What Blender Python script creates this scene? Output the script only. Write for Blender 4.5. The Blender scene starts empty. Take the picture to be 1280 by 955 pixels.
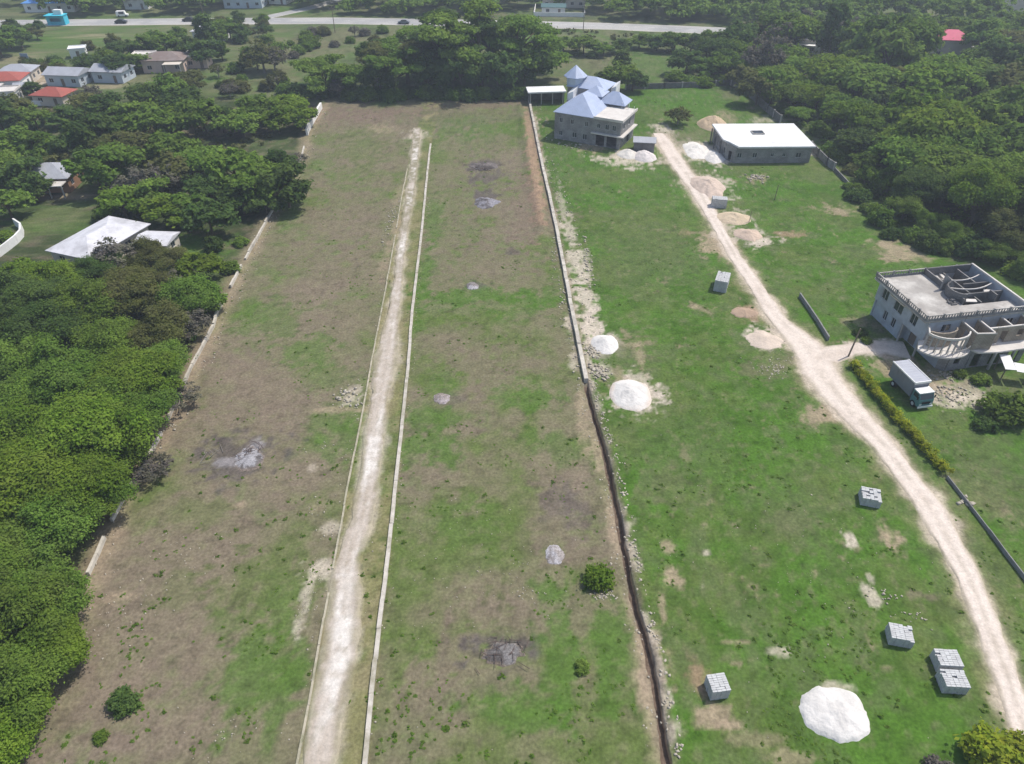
import bpy, math, random
import numpy as np
from mathutils import Vector

# ------------------------------------------------------------------ camera, sky, sun, exposure
SC = bpy.context.scene
COL = SC.collection
F_PX, PITCH, CAM_H = 887.0, math.radians(38.5), 60.0
cam_data = bpy.data.cameras.new("camera")
cam_data.sensor_width = 36.0
cam_data.lens = 36.0 * F_PX / 1280.0
cam_data.clip_start = 0.5
cam_data.clip_end = 8000
cam = bpy.data.objects.new("camera", cam_data)
COL.objects.link(cam)
cam.location = (0, 0, CAM_H)
cam.rotation_euler = (math.pi / 2 - PITCH, 0, 0)
SC.camera = cam

SUN_EL, SUN_AZ = math.radians(60), math.radians(60)      # azimuth clockwise from +Y
world = bpy.data.worlds.new("World")
SC.world = world
world.use_nodes = True
wn = world.node_tree
bg = wn.nodes["Background"]
sky = wn.nodes.new("ShaderNodeTexSky")
sky.sky_type = 'NISHITA'
sky.sun_disc = False
sky.sun_elevation = SUN_EL
sky.sun_rotation = SUN_AZ
sky.air_density = 1.0
sky.dust_density = 2.0
wn.links.new(sky.outputs[0], bg.inputs[0])
bg.inputs[1].default_value = 0.15
sd = bpy.data.lights.new("sun", 'SUN')
sd.energy = 3.5
sd.angle = math.radians(0.5)
sd.color = (1.0, 0.955, 0.88)
sun = bpy.data.objects.new("sun", sd)
COL.objects.link(sun)
to_sun = Vector((math.cos(SUN_EL) * math.sin(SUN_AZ), math.cos(SUN_EL) * math.cos(SUN_AZ), math.sin(SUN_EL)))
sun.rotation_euler = to_sun.to_track_quat('Z', 'Y').to_euler()
sun.location = (60, 60, 200)
SC.view_settings.view_transform = 'Standard'
SC.view_settings.look = 'None'
SC.view_settings.gamma = 1
SC.view_settings.use_curve_mapping = False
SC.view_settings.exposure = 0.20
SC.cycles.max_bounces = 5
SC.cycles.diffuse_bounces = 3
SC.cycles.volume_bounces = 0
SC.cycles.use_denoising = True

HAZE = 0.0005
random.seed(7)
RNG = np.random.default_rng(11)
R = math.radians


def G(px, py, z=0.0):
    """survey helper: ground point (metres) seen at a pixel of the 1280 x 955 photo"""
    u, v = (px - 640) / F_PX, (py - 477.5) / F_PX
    dy = math.cos(PITCH) - v * math.sin(PITCH)
    dz = -math.sin(PITCH) - v * math.cos(PITCH)
    t = (z - CAM_H) / dz
    return (u * t, dy * t)


def GA(pts, z=0.0):
    return [G(p[0], p[1], z) for p in pts]


# ------------------------------------------------------------------ noise
def _hash(i, j, seed):
    h = (i * 374761393 + j * 668265263 + seed * 974634777) & 0xFFFFFFFF
    h = ((h ^ (h >> 13)) * 1274126177) & 0xFFFFFFFF
    h = h ^ (h >> 16)
    return (h & 0xFFFF) / 65535.0


def vnoise(x, y, seed=0):
    xi = np.floor(x).astype(np.int64); yi = np.floor(y).astype(np.int64)
    fx = x - xi; fy = y - yi
    fx = fx * fx * (3 - 2 * fx); fy = fy * fy * (3 - 2 * fy)
    a = _hash(xi, yi, seed); b = _hash(xi + 1, yi, seed)
    c = _hash(xi, yi + 1, seed); d = _hash(xi + 1, yi + 1, seed)
    return (a * (1 - fx) + b * fx) * (1 - fy) + (c * (1 - fx) + d * fx) * fy


def fbm(x, y, scale, octv=4, seed=0):
    t = 0.0; amp = 0.5; tot = 0.0
    x = np.asarray(x, float) / scale; y = np.asarray(y, float) / scale
    for k in range(octv):
        t = t + amp * vnoise(x, y, seed + k * 17); tot += amp
        x = x * 2.03 + 13.7; y = y * 2.03 + 7.3; amp *= 0.55
    return t / tot


def sstep(a, b, v):
    t = np.clip((v - a) / (b - a), 0, 1)
    return t * t * (3 - 2 * t)


# ------------------------------------------------------------------ materials
def node_mat(name):
    m = bpy.data.materials.new(name)
    m.use_nodes = True
    nt = m.node_tree
    return m, nt, nt.nodes["Principled BSDF"]


def mat(name, col, rough=0.85, var=0.12, scale=2.0, bump=0.0, bscale=8.0, metal=0.0, stain=None, spec=0.25):
    """procedural surface: base colour varied by two noises, optional dirt stain colour"""
    m, nt, b = node_mat(name)
    N, L = nt.nodes, nt.links
    tc = N.new("ShaderNodeTexCoord")
    n1 = N.new("ShaderNodeTexNoise"); n1.inputs["Scale"].default_value = scale; n1.inputs["Detail"].default_value = 5
    n1.inputs["Roughness"].default_value = 0.65
    L.new(tc.outputs["Object"], n1.inputs["Vector"])
    rp = N.new("ShaderNodeMapRange"); rp.inputs[1].default_value = 0.25; rp.inputs[2].default_value = 0.75
    rp.inputs[3].default_value = 1 - var; rp.inputs[4].default_value = 1 + var
    L.new(n1.outputs[0], rp.inputs[0])
    mx = N.new("ShaderNodeVectorMath"); mx.operation = 'SCALE'
    mx.inputs[0].default_value = col[:3]
    L.new(rp.outputs[0], mx.inputs["Scale"])
    out = mx.outputs[0]
    if stain:
        n2 = N.new("ShaderNodeTexNoise"); n2.inputs["Scale"].default_value = scale * 0.35; n2.inputs["Detail"].default_value = 7
        n2.inputs["Roughness"].default_value = 0.7
        L.new(tc.outputs["Object"], n2.inputs["Vector"])
        r2 = N.new("ShaderNodeMapRange"); r2.inputs[1].default_value = 0.45; r2.inputs[2].default_value = 0.68
        r2.inputs[3].default_value = 0; r2.inputs[4].default_value = stain[3]
        L.new(n2.outputs[0], r2.inputs[0])
        mm = N.new("ShaderNodeMix"); mm.data_type = 'RGBA'
        L.new(r2.outputs[0], mm.inputs["Factor"]); L.new(out, mm.inputs["A"])
        mm.inputs["B"].default_value = (*stain[:3], 1)
        out = mm.outputs["Result"]
    L.new(out, b.inputs["Base Color"])
    b.inputs["Roughness"].default_value = rough
    b.inputs["Metallic"].default_value = metal
    b.inputs["Specular IOR Level"].default_value = spec
    if bump > 0:
        n3 = N.new("ShaderNodeTexNoise"); n3.inputs["Scale"].default_value = bscale; n3.inputs["Detail"].default_value = 6
        L.new(tc.outputs["Object"], n3.inputs["Vector"])
        bp = N.new("ShaderNodeBump"); bp.inputs["Strength"].default_value = 0.6; bp.inputs["Distance"].default_value = bump
        L.new(n3.outputs[0], bp.inputs["Height"]); L.new(bp.outputs[0], b.inputs["Normal"])
    return m


def block_mat(name, col, mortar, stain=None, sx=0.4, sz=0.2):
    """concrete-block wall: brick texture on object coordinates (x+y, z)"""
    m, nt, b = node_mat(name)
    N, L = nt.nodes, nt.links
    tc = N.new("ShaderNodeTexCoord")
    sp = N.new("ShaderNodeSeparateXYZ"); L.new(tc.outputs["Object"], sp.inputs[0])
    ad = N.new("ShaderNodeMath"); ad.operation = 'ADD'; L.new(sp.outputs[0], ad.inputs[0]); L.new(sp.outputs[1], ad.inputs[1])
    cb = N.new("ShaderNodeCombineXYZ"); L.new(ad.outputs[0], cb.inputs[0]); L.new(sp.outputs[2], cb.inputs[1])
    br = N.new("ShaderNodeTexBrick"); L.new(cb.outputs[0], br.inputs["Vector"])
    br.inputs["Scale"].default_value = 1.0
    br.inputs["Brick Width"].default_value = sx; br.inputs["Row Height"].default_value = sz
    br.inputs["Mortar Size"].default_value = 0.02
    br.inputs["Color1"].default_value = (*col, 1); br.inputs["Color2"].default_value = (*[c * 0.78 for c in col], 1)
    br.inputs["Mortar"].default_value = (*mortar, 1)
    n1 = N.new("ShaderNodeTexNoise"); n1.inputs["Scale"].default_value = 0.6; n1.inputs["Detail"].default_value = 7
    L.new(tc.outputs["Object"], n1.inputs["Vector"])
    rp = N.new("ShaderNodeMapRange"); rp.inputs[1].default_value = 0.3; rp.inputs[2].default_value = 0.7
    rp.inputs[3].default_value = 0.7; rp.inputs[4].default_value = 1.2
    L.new(n1.outputs[0], rp.inputs[0])
    mx = N.new("ShaderNodeVectorMath"); mx.operation = 'SCALE'
    L.new(br.outputs[0], mx.inputs[0]); L.new(rp.outputs[0], mx.inputs["Scale"])
    L.new(mx.outputs[0], b.inputs["Base Color"])
    b.inputs["Roughness"].default_value = 0.95
    b.inputs["Specular IOR Level"].default_value = 0.1
    return m


def sheet_mat(name, col, pitch=0.25, axis=0, rough=0.5, stain=None, metal=0.0):
    """corrugated roof sheeting: wave bump along one object axis, noise wear"""
    m = mat(name, col, rough, 0.10, 0.7, stain=stain, metal=metal, spec=0.4)
    nt = m.node_tree; N, L = nt.nodes, nt.links
    b = N["Principled BSDF"]
    tc = N.new("ShaderNodeTexCoord")
    wv = N.new("ShaderNodeTexWave"); wv.bands_direction = 'X' if axis == 0 else 'Y'
    wv.inputs["Scale"].default_value = 0.31 / pitch; wv.inputs["Distortion"].default_value = 0
    L.new(tc.outputs["Object"], wv.inputs["Vector"])
    bp = N.new("ShaderNodeBump"); bp.inputs["Strength"].default_value = 0.5; bp.inputs["Distance"].default_value = 0.04
    L.new(wv.outputs["Fac"], bp.inputs["Height"]); L.new(bp.outputs[0], b.inputs["Normal"])
    return m


def vcol_mat(name, var=0.2, scale=1.2, bump=0.06, bscale=3.0, fine=9.0):
    """surface coloured by the mesh's own 'albedo' attribute, broken up by world-fixed noise"""
    m, nt, b = node_mat(name)
    N, L = nt.nodes, nt.links
    at = N.new("ShaderNodeAttribute"); at.attribute_name = "albedo"
    tc = N.new("ShaderNodeTexCoord")
    n1 = N.new("ShaderNodeTexNoise"); n1.inputs["Scale"].default_value = scale; n1.inputs["Detail"].default_value = 8
    n1.inputs["Roughness"].default_value = 0.72
    L.new(tc.outputs["Object"], n1.inputs["Vector"])
    rp = N.new("ShaderNodeMapRange"); rp.inputs[1].default_value = 0.28; rp.inputs[2].default_value = 0.72
    rp.inputs[3].default_value = 1 - var; rp.inputs[4].default_value = 1 + var
    L.new(n1.outputs[0], rp.inputs[0])
    n2 = N.new("ShaderNodeTexNoise"); n2.inputs["Scale"].default_value = fine; n2.inputs["Detail"].default_value = 3
    L.new(tc.outputs["Object"], n2.inputs["Vector"])
    r2 = N.new("ShaderNodeMapRange"); r2.inputs[1].default_value = 0.3; r2.inputs[2].default_value = 0.7
    r2.inputs[3].default_value = 1 - var * 0.8; r2.inputs[4].default_value = 1 + var * 0.8
    L.new(n2.outputs[0], r2.inputs[0])
    mu = N.new("ShaderNodeMath"); mu.operation = 'MULTIPLY'; L.new(rp.outputs[0], mu.inputs[0]); L.new(r2.outputs[0], mu.inputs[1])
    mx = N.new("ShaderNodeVectorMath"); mx.operation = 'SCALE'
    L.new(at.outputs["Color"], mx.inputs[0]); L.new(mu.outputs[0], mx.inputs["Scale"])
    L.new(mx.outputs[0], b.inputs["Base Color"])
    b.inputs["Roughness"].default_value = 1.0
    b.inputs["Specular IOR Level"].default_value = 0.05
    n3 = N.new("ShaderNodeTexNoise"); n3.inputs["Scale"].default_value = bscale; n3.inputs["Detail"].default_value = 6
    L.new(tc.outputs["Object"], n3.inputs["Vector"])
    bp = N.new("ShaderNodeBump"); bp.inputs["Strength"].default_value = 0.8; bp.inputs["Distance"].default_value = bump
    L.new(n3.outputs[0], bp.inputs["Height"]); L.new(bp.outputs[0], b.inputs["Normal"])
    return m


def leaf_mat(name, c, c2, trans=0.35):
    """leaves: colour between two tones by clump, shifted a little per plant"""
    m, nt, b = node_mat(name)
    N, L = nt.nodes, nt.links
    N.remove(b)
    at = N.new("ShaderNodeAttribute"); at.attribute_name = "tone"
    mm = N.new("ShaderNodeMix"); mm.data_type = 'RGBA'
    L.new(at.outputs["Fac"], mm.inputs["Factor"])
    mm.inputs["A"].default_value = (*c, 1); mm.inputs["B"].default_value = (*c2, 1)
    ge = N.new("ShaderNodeNewGeometry")
    ns = N.new("ShaderNodeTexNoise"); ns.inputs["Scale"].default_value = 0.42; ns.inputs["Detail"].default_value = 4; ns.inputs["Roughness"].default_value = .65
    L.new(ge.outputs["Position"], ns.inputs["Vector"])
    nr = N.new("ShaderNodeMapRange"); nr.inputs[1].default_value = .42; nr.inputs[2].default_value = .66; nr.inputs[4].default_value = .55
    L.new(ns.outputs[0], nr.inputs[0])
    m2 = N.new("ShaderNodeMix"); m2.data_type = 'RGBA'
    L.new(nr.outputs[0], m2.inputs["Factor"]); L.new(mm.outputs["Result"], m2.inputs["A"])
    av = [(p + q) / 2 for p, q in zip(c, c2)]
    m2.inputs["B"].default_value = (av[0] * 1.12, av[1] * .90, av[2] * 1.5, 1)
    mm = m2
    oi = N.new("ShaderNodeObjectInfo")
    r1 = N.new("ShaderNodeMapRange"); r1.inputs[3].default_value = 0.492; r1.inputs[4].default_value = 0.508
    r2 = N.new("ShaderNodeMapRange"); r2.inputs[3].default_value = 0.84; r2.inputs[4].default_value = 1.18
    L.new(oi.outputs["Random"], r1.inputs[0])
    fr = N.new("ShaderNodeMath"); fr.operation = 'MULTIPLY'; fr.inputs[1].default_value = 7.31
    L.new(oi.outputs["Random"], fr.inputs[0])
    f2 = N.new("ShaderNodeMath"); f2.operation = 'FRACT'; L.new(fr.outputs[0], f2.inputs[0])
    L.new(f2.outputs[0], r2.inputs[0])
    hs = N.new("ShaderNodeHueSaturation")
    L.new(mm.outputs["Result"], hs.inputs["Color"]); L.new(r1.outputs[0], hs.inputs["Hue"]); L.new(r2.outputs[0], hs.inputs["Value"])
    df = N.new("ShaderNodeBsdfDiffuse"); L.new(hs.outputs[0], df.inputs[0])
    tr = N.new("ShaderNodeBsdfTranslucent")
    g2 = N.new("ShaderNodeHueSaturation"); g2.inputs["Hue"].default_value = 0.485; g2.inputs["Value"].default_value = 1.25
    L.new(hs.outputs[0], g2.inputs["Color"]); L.new(g2.outputs[0], tr.inputs[0])
    ms = N.new("ShaderNodeMixShader"); ms.inputs[0].default_value = trans
    L.new(df.outputs[0], ms.inputs[1]); L.new(tr.outputs[0], ms.inputs[2])
    L.new(ms.outputs[0], N["Material Output"].inputs["Surface"])
    return m


def glass_mat():
    m, nt, b = node_mat("window_glass")
    b.inputs["Base Color"].default_value = (0.03, 0.04, 0.05, 1)
    b.inputs["Roughness"].default_value = 0.12
    return m


M = {}
M['ground'] = vcol_mat("ground_cover", 0.22, 0.8, 0.09, 2.2, 3.2)
M['track'] = vcol_mat("marl_track", 0.13, 1.4, 0.06, 4.0, 5.0)
M['heap'] = vcol_mat("sand_heap", 0.06, 1.5, 0.10, 3.5, 9.0)
M['asphalt'] = mat("pale_asphalt", (0.36, 0.35, 0.34), 0.9, 0.08, 0.3)
M['concrete'] = mat("raw_concrete", (0.42, 0.40, 0.37), 0.9, 0.18, 1.2, 0.01, 10, stain=(0.20, 0.18, 0.15, 0.6))
M['kerb'] = mat("kerb_concrete", (0.50, 0.46, 0.40), 0.95, 0.22, 1.5, 0.02, 9, stain=(0.24, 0.22, 0.14, 0.8))
M['kerb_old'] = mat("mossy_kerb", (0.40, 0.36, 0.27), 0.95, 0.25, 1.5, 0.02, 9, stain=(0.16, 0.17, 0.09, 0.8))
M['wallstone'] = mat("pale_wall", (0.52, 0.48, 0.41), 0.95, 0.2, 1.0, 0.03, 5, stain=(0.24, 0.21, 0.17, 0.7))
M['parapet'] = mat("weathered_parapet", (0.24, 0.235, 0.23), 0.9, 0.2, 1.2, stain=(0.14, 0.13, 0.12, 0.6))
M['white'] = mat("white_paint", (0.78, 0.77, 0.74), 0.7, 0.06, 0.8, stain=(0.5, 0.48, 0.44, 0.35))
M['roofwhite'] = mat("white_roof_coating", (0.74, 0.74, 0.73), 0.8, 0.06, 0.5, 0.01, 4, stain=(0.52, 0.50, 0.48, 0.6))
M['slab'] = mat("roof_slab", (0.34, 0.315, 0.285), 0.9, 0.16, 0.7, 0.01, 6, stain=(0.62, 0.59, 0.54, 0.9))
M['slabpale'] = mat("pale_roof_slab", (0.62, 0.58, 0.53), 0.9, 0.12, 0.7, stain=(0.45, 0.41, 0.37, 0.7))
M['weatherblue'] = mat("weathered_blue_paint", (0.40, 0.44, 0.49), 0.9, 0.14, 0.9, stain=(0.26, 0.26, 0.26, 0.75))
M['paleblue'] = mat("pale_blue_paint", (0.50, 0.56, 0.62), 0.8, 0.08, 0.8, stain=(0.42, 0.44, 0.45, 0.6))
M['greyblock'] = block_mat("grey_block_wall", (0.27, 0.26, 0.25), (0.36, 0.35, 0.34))
M['darkblock'] = block_mat("dark_block_wall", (0.17, 0.165, 0.16), (0.22, 0.21, 0.20))
M['tanblock'] = block_mat("tan_block_wall", (0.32, 0.27, 0.21), (0.40, 0.35, 0.30))
M['blueroof'] = sheet_mat("blue_metal_roof", (0.36, 0.42, 0.56), 0.4, 0, 0.45, stain=(0.46, 0.50, 0.60, 0.6))
M['greyroof'] = sheet_mat("grey_metal_roof", (0.36, 0.37, 0.40), 0.3, 0, 0.5, stain=(0.26, 0.26, 0.27, 0.6))
M['whiteroof'] = sheet_mat("white_sheet_roof", (0.62, 0.61, 0.63), 0.3, 0, 0.6, stain=(0.34, 0.33, 0.34, 0.8))
M['redroof'] = sheet_mat("red_roof", (0.34, 0.085, 0.06), 0.3, 0, 0.7, stain=(0.22, 0.08, 0.06, 0.6))
M['brownroof'] = sheet_mat("brown_roof", (0.20, 0.15, 0.13), 0.3, 0, 0.8, stain=(0.30, 0.26, 0.24, 0.7))
M['pinkroof'] = sheet_mat("crimson_roof", (0.55, 0.04, 0.12), 0.3, 0, 0.6, stain=(0.45, 0.10, 0.15, 0.4))
M['tealroof'] = sheet_mat("teal_roof", (0.06, 0.13, 0.13), 0.3, 0, 0.6)
M['brightblue'] = sheet_mat("bright_blue_roof", (0.10, 0.28, 0.62), 0.3, 0, 0.6)
M['peach'] = mat("peach_paint", (0.66, 0.50, 0.42), 0.85, 0.08, 0.8, stain=(0.5, 0.4, 0.33, 0.5))
M['brownwall'] = mat("brown_render", (0.30, 0.17, 0.10), 0.9, 0.12, 0.8)
M['cream'] = mat("cream_paint", (0.62, 0.55, 0.46), 0.85, 0.08, 0.8, stain=(0.45, 0.40, 0.33, 0.5))
M['cyan'] = mat("cyan_paint", (0.05, 0.48, 0.62), 0.6, 0.06, 0.8)
M['glass'] = glass_mat()
M['frame'] = mat("window_frame", (0.55, 0.55, 0.55), 0.6, 0.05, 2)
M['dark'] = mat("dark_interior", (0.03, 0.03, 0.03), 0.9, 0.1, 2)
M['blocks'] = mat("concrete_blocks", (0.50, 0.50, 0.49), 0.95, 0.16, 3.0, 0.01, 20, stain=(0.33, 0.32, 0.32, 0.6))
M['bark'] = mat("bark", (0.11, 0.085, 0.06), 0.95, 0.25, 3.0, 0.03, 8)
M['greybark'] = mat("grey_bark", (0.22, 0.20, 0.18), 0.95, 0.25, 3.0)
M['timber'] = mat("weathered_timber", (0.20, 0.16, 0.12), 0.9, 0.2, 3.0)
M['rust'] = mat("steel_bars", (0.10, 0.07, 0.06), 0.8, 0.2, 4.0)
M['rock'] = mat("limestone_rubble", (0.40, 0.36, 0.29), 0.95, 0.25, 1.0, stain=(0.30, 0.26, 0.2, 0.6))
M['ash'] = vcol_mat("burnt_ash", 0.35, 2.0, 0.10, 3.0, 8.0)
M['rubber'] = mat("tyre_rubber", (0.02, 0.02, 0.02), 0.9, 0.1, 4)
M['truckgrey'] = mat("truck_body_grey", (0.20, 0.21, 0.235), 0.6, 0.1, 1.0, stain=(0.2, 0.19, 0.18, 0.5))  # cargo sides: dark slats, with the shade on them mixed into the colour
M['truckroof'] = sheet_mat("truck_roof_panels", (0.36, 0.37, 0.41), 0.5, 1, 0.5)
M['teal'] = mat("teal_cab_paint", (0.10, 0.22, 0.22), 0.45, 0.06, 2)
M['carblack'] = mat("dark_car_paint", (0.03, 0.03, 0.035), 0.3, 0.05, 2, spec=0.5)
M['lamp'] = mat("lamp_lens", (0.7, 0.7, 0.66), 0.2, 0.02, 2)
M['signgrey'] = mat("sign_back", (0.28, 0.33, 0.40), 0.6, 0.08, 2)
M['leaf'] = leaf_mat("leaf_green", (0.080, 0.146, 0.024), (0.180, 0.280, 0.046))
M['leaf_bright'] = leaf_mat("leaf_bright", (0.085, 0.155, 0.018), (0.185, 0.275, 0.036))
M['leaf_dark'] = leaf_mat("leaf_dark", (0.050, 0.096, 0.024), (0.110, 0.172, 0.040))
M['leaf_olive'] = leaf_mat("leaf_olive", (0.085, 0.105, 0.030), (0.16, 0.175, 0.055))
M['leaf_yellow'] = leaf_mat("leaf_yellow", (0.15, 0.22, 0.02), (0.29, 0.32, 0.03))
M['leaf_hedge'] = leaf_mat("leaf_hedge", (0.13, 0.21, 0.02), (0.36, 0.40, 0.03))
M['leaf_grey'] = leaf_mat("leaf_grey", (0.10, 0.105, 0.070), (0.165, 0.155, 0.11), 0.2)
M['weed'] = leaf_mat("weed_leaf", (0.085, 0.170, 0.024), (0.15, 0.24, 0.045), 0.45)
M['straw'] = leaf_mat("straw_leaf", (0.14, 0.13, 0.07), (0.22, 0.19, 0.12), 0.4)


# ------------------------------------------------------------------ scene helpers
def tag(o, label=None, cat=None, group=None, kind=None):
    if label: o["label"] = label
    if cat: o["category"] = cat
    if group: o["group"] = group
    if kind: o["kind"] = kind
    return o


def empty(name, loc, rz=0.0, parent=None):
    o = bpy.data.objects.new(name, None)
    o.empty_display_size = 0.3
    COL.objects.link(o)
    o.location = loc if len(loc) == 3 else (loc[0], loc[1], 0)
    o.rotation_euler = (0, 0, rz)
    if parent: o.parent = parent
    return o


class MB:
    """collects boxes, prisms and tubes; build() links them as ONE mesh object"""
    def __init__(self): self.v = []; self.f = []

    def poly(self, pts, faces):
        n = len(self.v); self.v += [tuple(p) for p in pts]
        self.f += [tuple(i + n for i in f) for f in faces]

    def box(self, x0, x1, y0, y1, z0, z1):
        self.poly([(x0, y0, z0), (x1, y0, z0), (x1, y1, z0), (x0, y1, z0), (x0, y0, z1), (x1, y0, z1), (x1, y1, z1), (x0, y1, z1)],
                  [(0, 3, 2, 1), (4, 5, 6, 7), (0, 1, 5, 4), (1, 2, 6, 5), (2, 3, 7, 6), (3, 0, 4, 7)])

    def obox(self, c, ax, ay, az):
        c, ax, ay, az = map(Vector, (c, ax, ay, az))
        p = [c + sx * ax + sy * ay + sz * az for sz in (-1, 1) for sx, sy in ((-1, -1), (1, -1), (1, 1), (-1, 1))]
        self.poly(p, [(0, 3, 2, 1), (4, 5, 6, 7), (0, 1, 5, 4), (1, 2, 6, 5), (2, 3, 7, 6), (3, 0, 4, 7)])

    def prism(self, pts, z0, z1):
        n = len(pts)
        self.poly([(x, y, z0) for x, y in pts] + [(x, y, z1) for x, y in pts],
                  [tuple(range(n - 1, -1, -1)), tuple(range(n, 2 * n))] + [(i, (i + 1) % n, n + (i + 1) % n, n + i) for i in range(n)])

    def tube(self, a, b, r0, r1, n=6):
        a, b = Vector(a), Vector(b)
        d = (b - a).normalized()
        u = d.orthogonal().normalized(); w = d.cross(u)
        p = []
        for c, r in ((a, r0), (b, r1)):
            for k in range(n):
                t = 2 * math.pi * k / n
                p.append(c + r * (math.cos(t) * u + math.sin(t) * w))
        self.poly(p, [(i, (i + 1) % n, n + (i + 1) % n, n + i) for i in range(n)] + [tuple(range(n - 1, -1, -1)), tuple(range(n, 2 * n))])

    def wall(self, p0, p1, z0, z1, t, ops=()):
        """wall from p0 to p1, thickness t to the left of the direction, with openings (s0, s1, za, zb)"""
        p0, p1 = Vector((*p0, 0)), Vector((*p1, 0))
        ln = (p1 - p0).length; d = (p1 - p0) / ln; nrm = Vector((-d.y, d.x, 0))
        xs = sorted({0.0, ln, *[o[0] for o in ops], *[o[1] for o in ops]})
        for a, b in zip(xs[:-1], xs[1:]):
            mid = (a + b) / 2
            cuts = sorted([(o[2], o[3]) for o in ops if o[0] < mid < o[1]])
            z = z0
            for lo, hi in cuts + [(z1, z1)]:
                if lo - z > 1e-4:
                    q = [p0 + d * a, p0 + d * b, p0 + d * b + nrm * t, p0 + d * a + nrm * t]
                    self.prism([(k.x, k.y) for k in q], z, lo)
                z = hi

    def hip(self, x0, x1, y0, y1, z, h, over=0.3, gable=False, t=0.12):
        """hipped (or gabled) roof with thickness; ridge along the longer side"""
        x0 -= over; x1 += over; y0 -= over; y1 += over
        w, d = x1 - x0, y1 - y0
        if w >= d:
            i = 0 if gable else d / 2
            r = [(x0 + i, (y0 + y1) / 2), (x1 - i, (y0 + y1) / 2)]
        else:
            i = 0 if gable else w / 2
            r = [((x0 + x1) / 2, y0 + i), ((x0 + x1) / 2, y1 - i)]
        c = [(x0, y0), (x1, y0), (x1, y1), (x0, y1)]
        v = [(*p, z - t) for p in c] + [(*p, z) for p in c] + [(*p, z + h) for p in r]
        f = [(3, 2, 1, 0), (0, 1, 5, 4), (1, 2, 6, 5), (2, 3, 7, 6), (3, 0, 4, 7)]
        if w >= d: f += [(4, 5, 9, 8), (5, 6, 9), (6, 7, 8, 9), (7, 4, 8)]
        else: f += [(4, 5, 8), (5, 6, 9, 8), (6, 7, 9), (7, 4, 8, 9)]
        self.poly(v, f)

    def build(self, name, m, parent=None):
        me = bpy.data.meshes.new(name)
        me.from_pydata(self.v, [], self.f)
        me.materials.append(m)
        me.update()
        o = bpy.data.objects.new(name, me)
        COL.objects.link(o)
        if parent: o.parent = parent
        return o


def np_mesh(name, V, Fq, m, attr=None, attr_name="albedo", smooth=False, tone=None):
    me = bpy.data.meshes.new(name)
    nv, nf, k = len(V), len(Fq), Fq.shape[1]
    me.vertices.add(nv); me.vertices.foreach_set("co", np.ascontiguousarray(V, np.float32).ravel())
    me.loops.add(nf * k); me.loops.foreach_set("vertex_index", np.ascontiguousarray(Fq, np.int32).ravel())
    me.polygons.add(nf)
    me.polygons.foreach_set("loop_start", np.arange(0, nf * k, k, dtype=np.int32))
    if smooth: me.polygons.foreach_set("use_smooth", np.ones(nf, bool))
    me.update(calc_edges=True)
    if attr is not None:
        a = me.color_attributes.new(attr_name, 'FLOAT_COLOR', 'POINT')
        c = np.ones((nv, 4), np.float32); c[:, :3] = attr
        a.data.foreach_set("color", c.ravel())
    if tone is not None:
        a = me.attributes.new("tone", 'FLOAT', 'FACE')
        a.data.foreach_set("value", np.ascontiguousarray(tone, np.float32))
    me.materials.append(m)
    return me


def link_mesh(name, me, parent=None, loc=None):
    o = bpy.data.objects.new(name, me)
    COL.objects.link(o)
    if loc is not None: o.location = loc
    if parent: o.parent = parent
    return o


def grid_faces(nr, nc):
    i = np.arange(nr - 1)[:, None] * nc + np.arange(nc - 1)[None, :]
    return np.stack([i, i + 1, i + 1 + nc, i + nc], -1).reshape(-1, 4)


# ------------------------------------------------------------------ survey lines of the site
TRENCH_PX = [(660, 120), (666, 149), (678, 208), (685, 238), (695, 284), (703, 325), (713, 380), (725, 439), (734, 483),
             (742, 516), (756, 563), (765.6, 606), (776, 663), (783, 700), (795, 761), (811, 812), (822, 871), (834, 954)]
TR = np.array(GA(TRENCH_PX))[::-1]
def xtrench(y):
    y = np.asarray(y, float)
    e = np.interp(y, TR[:, 1], TR[:, 0])
    return e
KR = np.array(GA([(540, 175), (538, 182), (532.6, 233), (528, 283), (521, 343), (515, 393), (511, 450), (504.6, 513), (495, 602),
                  (487.5, 675), (486, 690), (475, 774), (463.7, 875.6), (456.7, 951.5), (449, 1020)]))[::-1]
KL = np.array(GA([(517, 176), (502, 246), (495, 290), (479, 378), (465, 450), (456, 502), (445.6, 555), (435, 607), (424.7, 667), (420, 690),
                  (404.7, 774), (385, 887), (372, 954), (360, 1020)]))[::-1]
WL = np.array(GA([(403, 133), (385, 165), (377, 198), (339, 267), (295.5, 346), (283, 371), (273, 388.5), (266, 412), (240, 459), (205, 538),
                  (176, 590), (143, 645), (118, 705), (60, 822)]))[::-1]
def xline(Lp, y): return np.interp(np.asarray(y, float), Lp[:, 1], Lp[:, 0])

# left and right edges of the winding track (pixels of the photo)
RT_PX = [((815, 167), (830, 167)), ((823, 182), (842, 180)), ((838, 207), (860, 207)), ((863, 240), (884, 240)), ((890, 284), (905, 284)),
         ((911, 322), (928, 322)), ((931, 351), (950, 351)), ((958, 398), (983, 398)), ((984, 430), (1030, 432)), ((992, 445), (1046, 449)),
         ((1004, 470), (1050, 470)), ((1035, 507), (1078, 505)), ((1061, 533), (1098, 529)), ((1092, 560), (1124, 560)),
         ((1119, 601), (1153, 601)), ((1140, 627), (1176, 625)), ((1165, 672), (1202, 672)), ((1197, 725), (1227, 725)),
         ((1220, 788), (1253, 788)), ((1244, 850), (1276, 850)), ((1261, 903), (1292, 903)), ((1280, 980), (1312, 980)), ((1292, 1050), (1326, 1050))]
RTL = np.array([G(*a) for a, b in RT_PX]); RTR = np.array([G(*b) for a, b in RT_PX])
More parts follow.
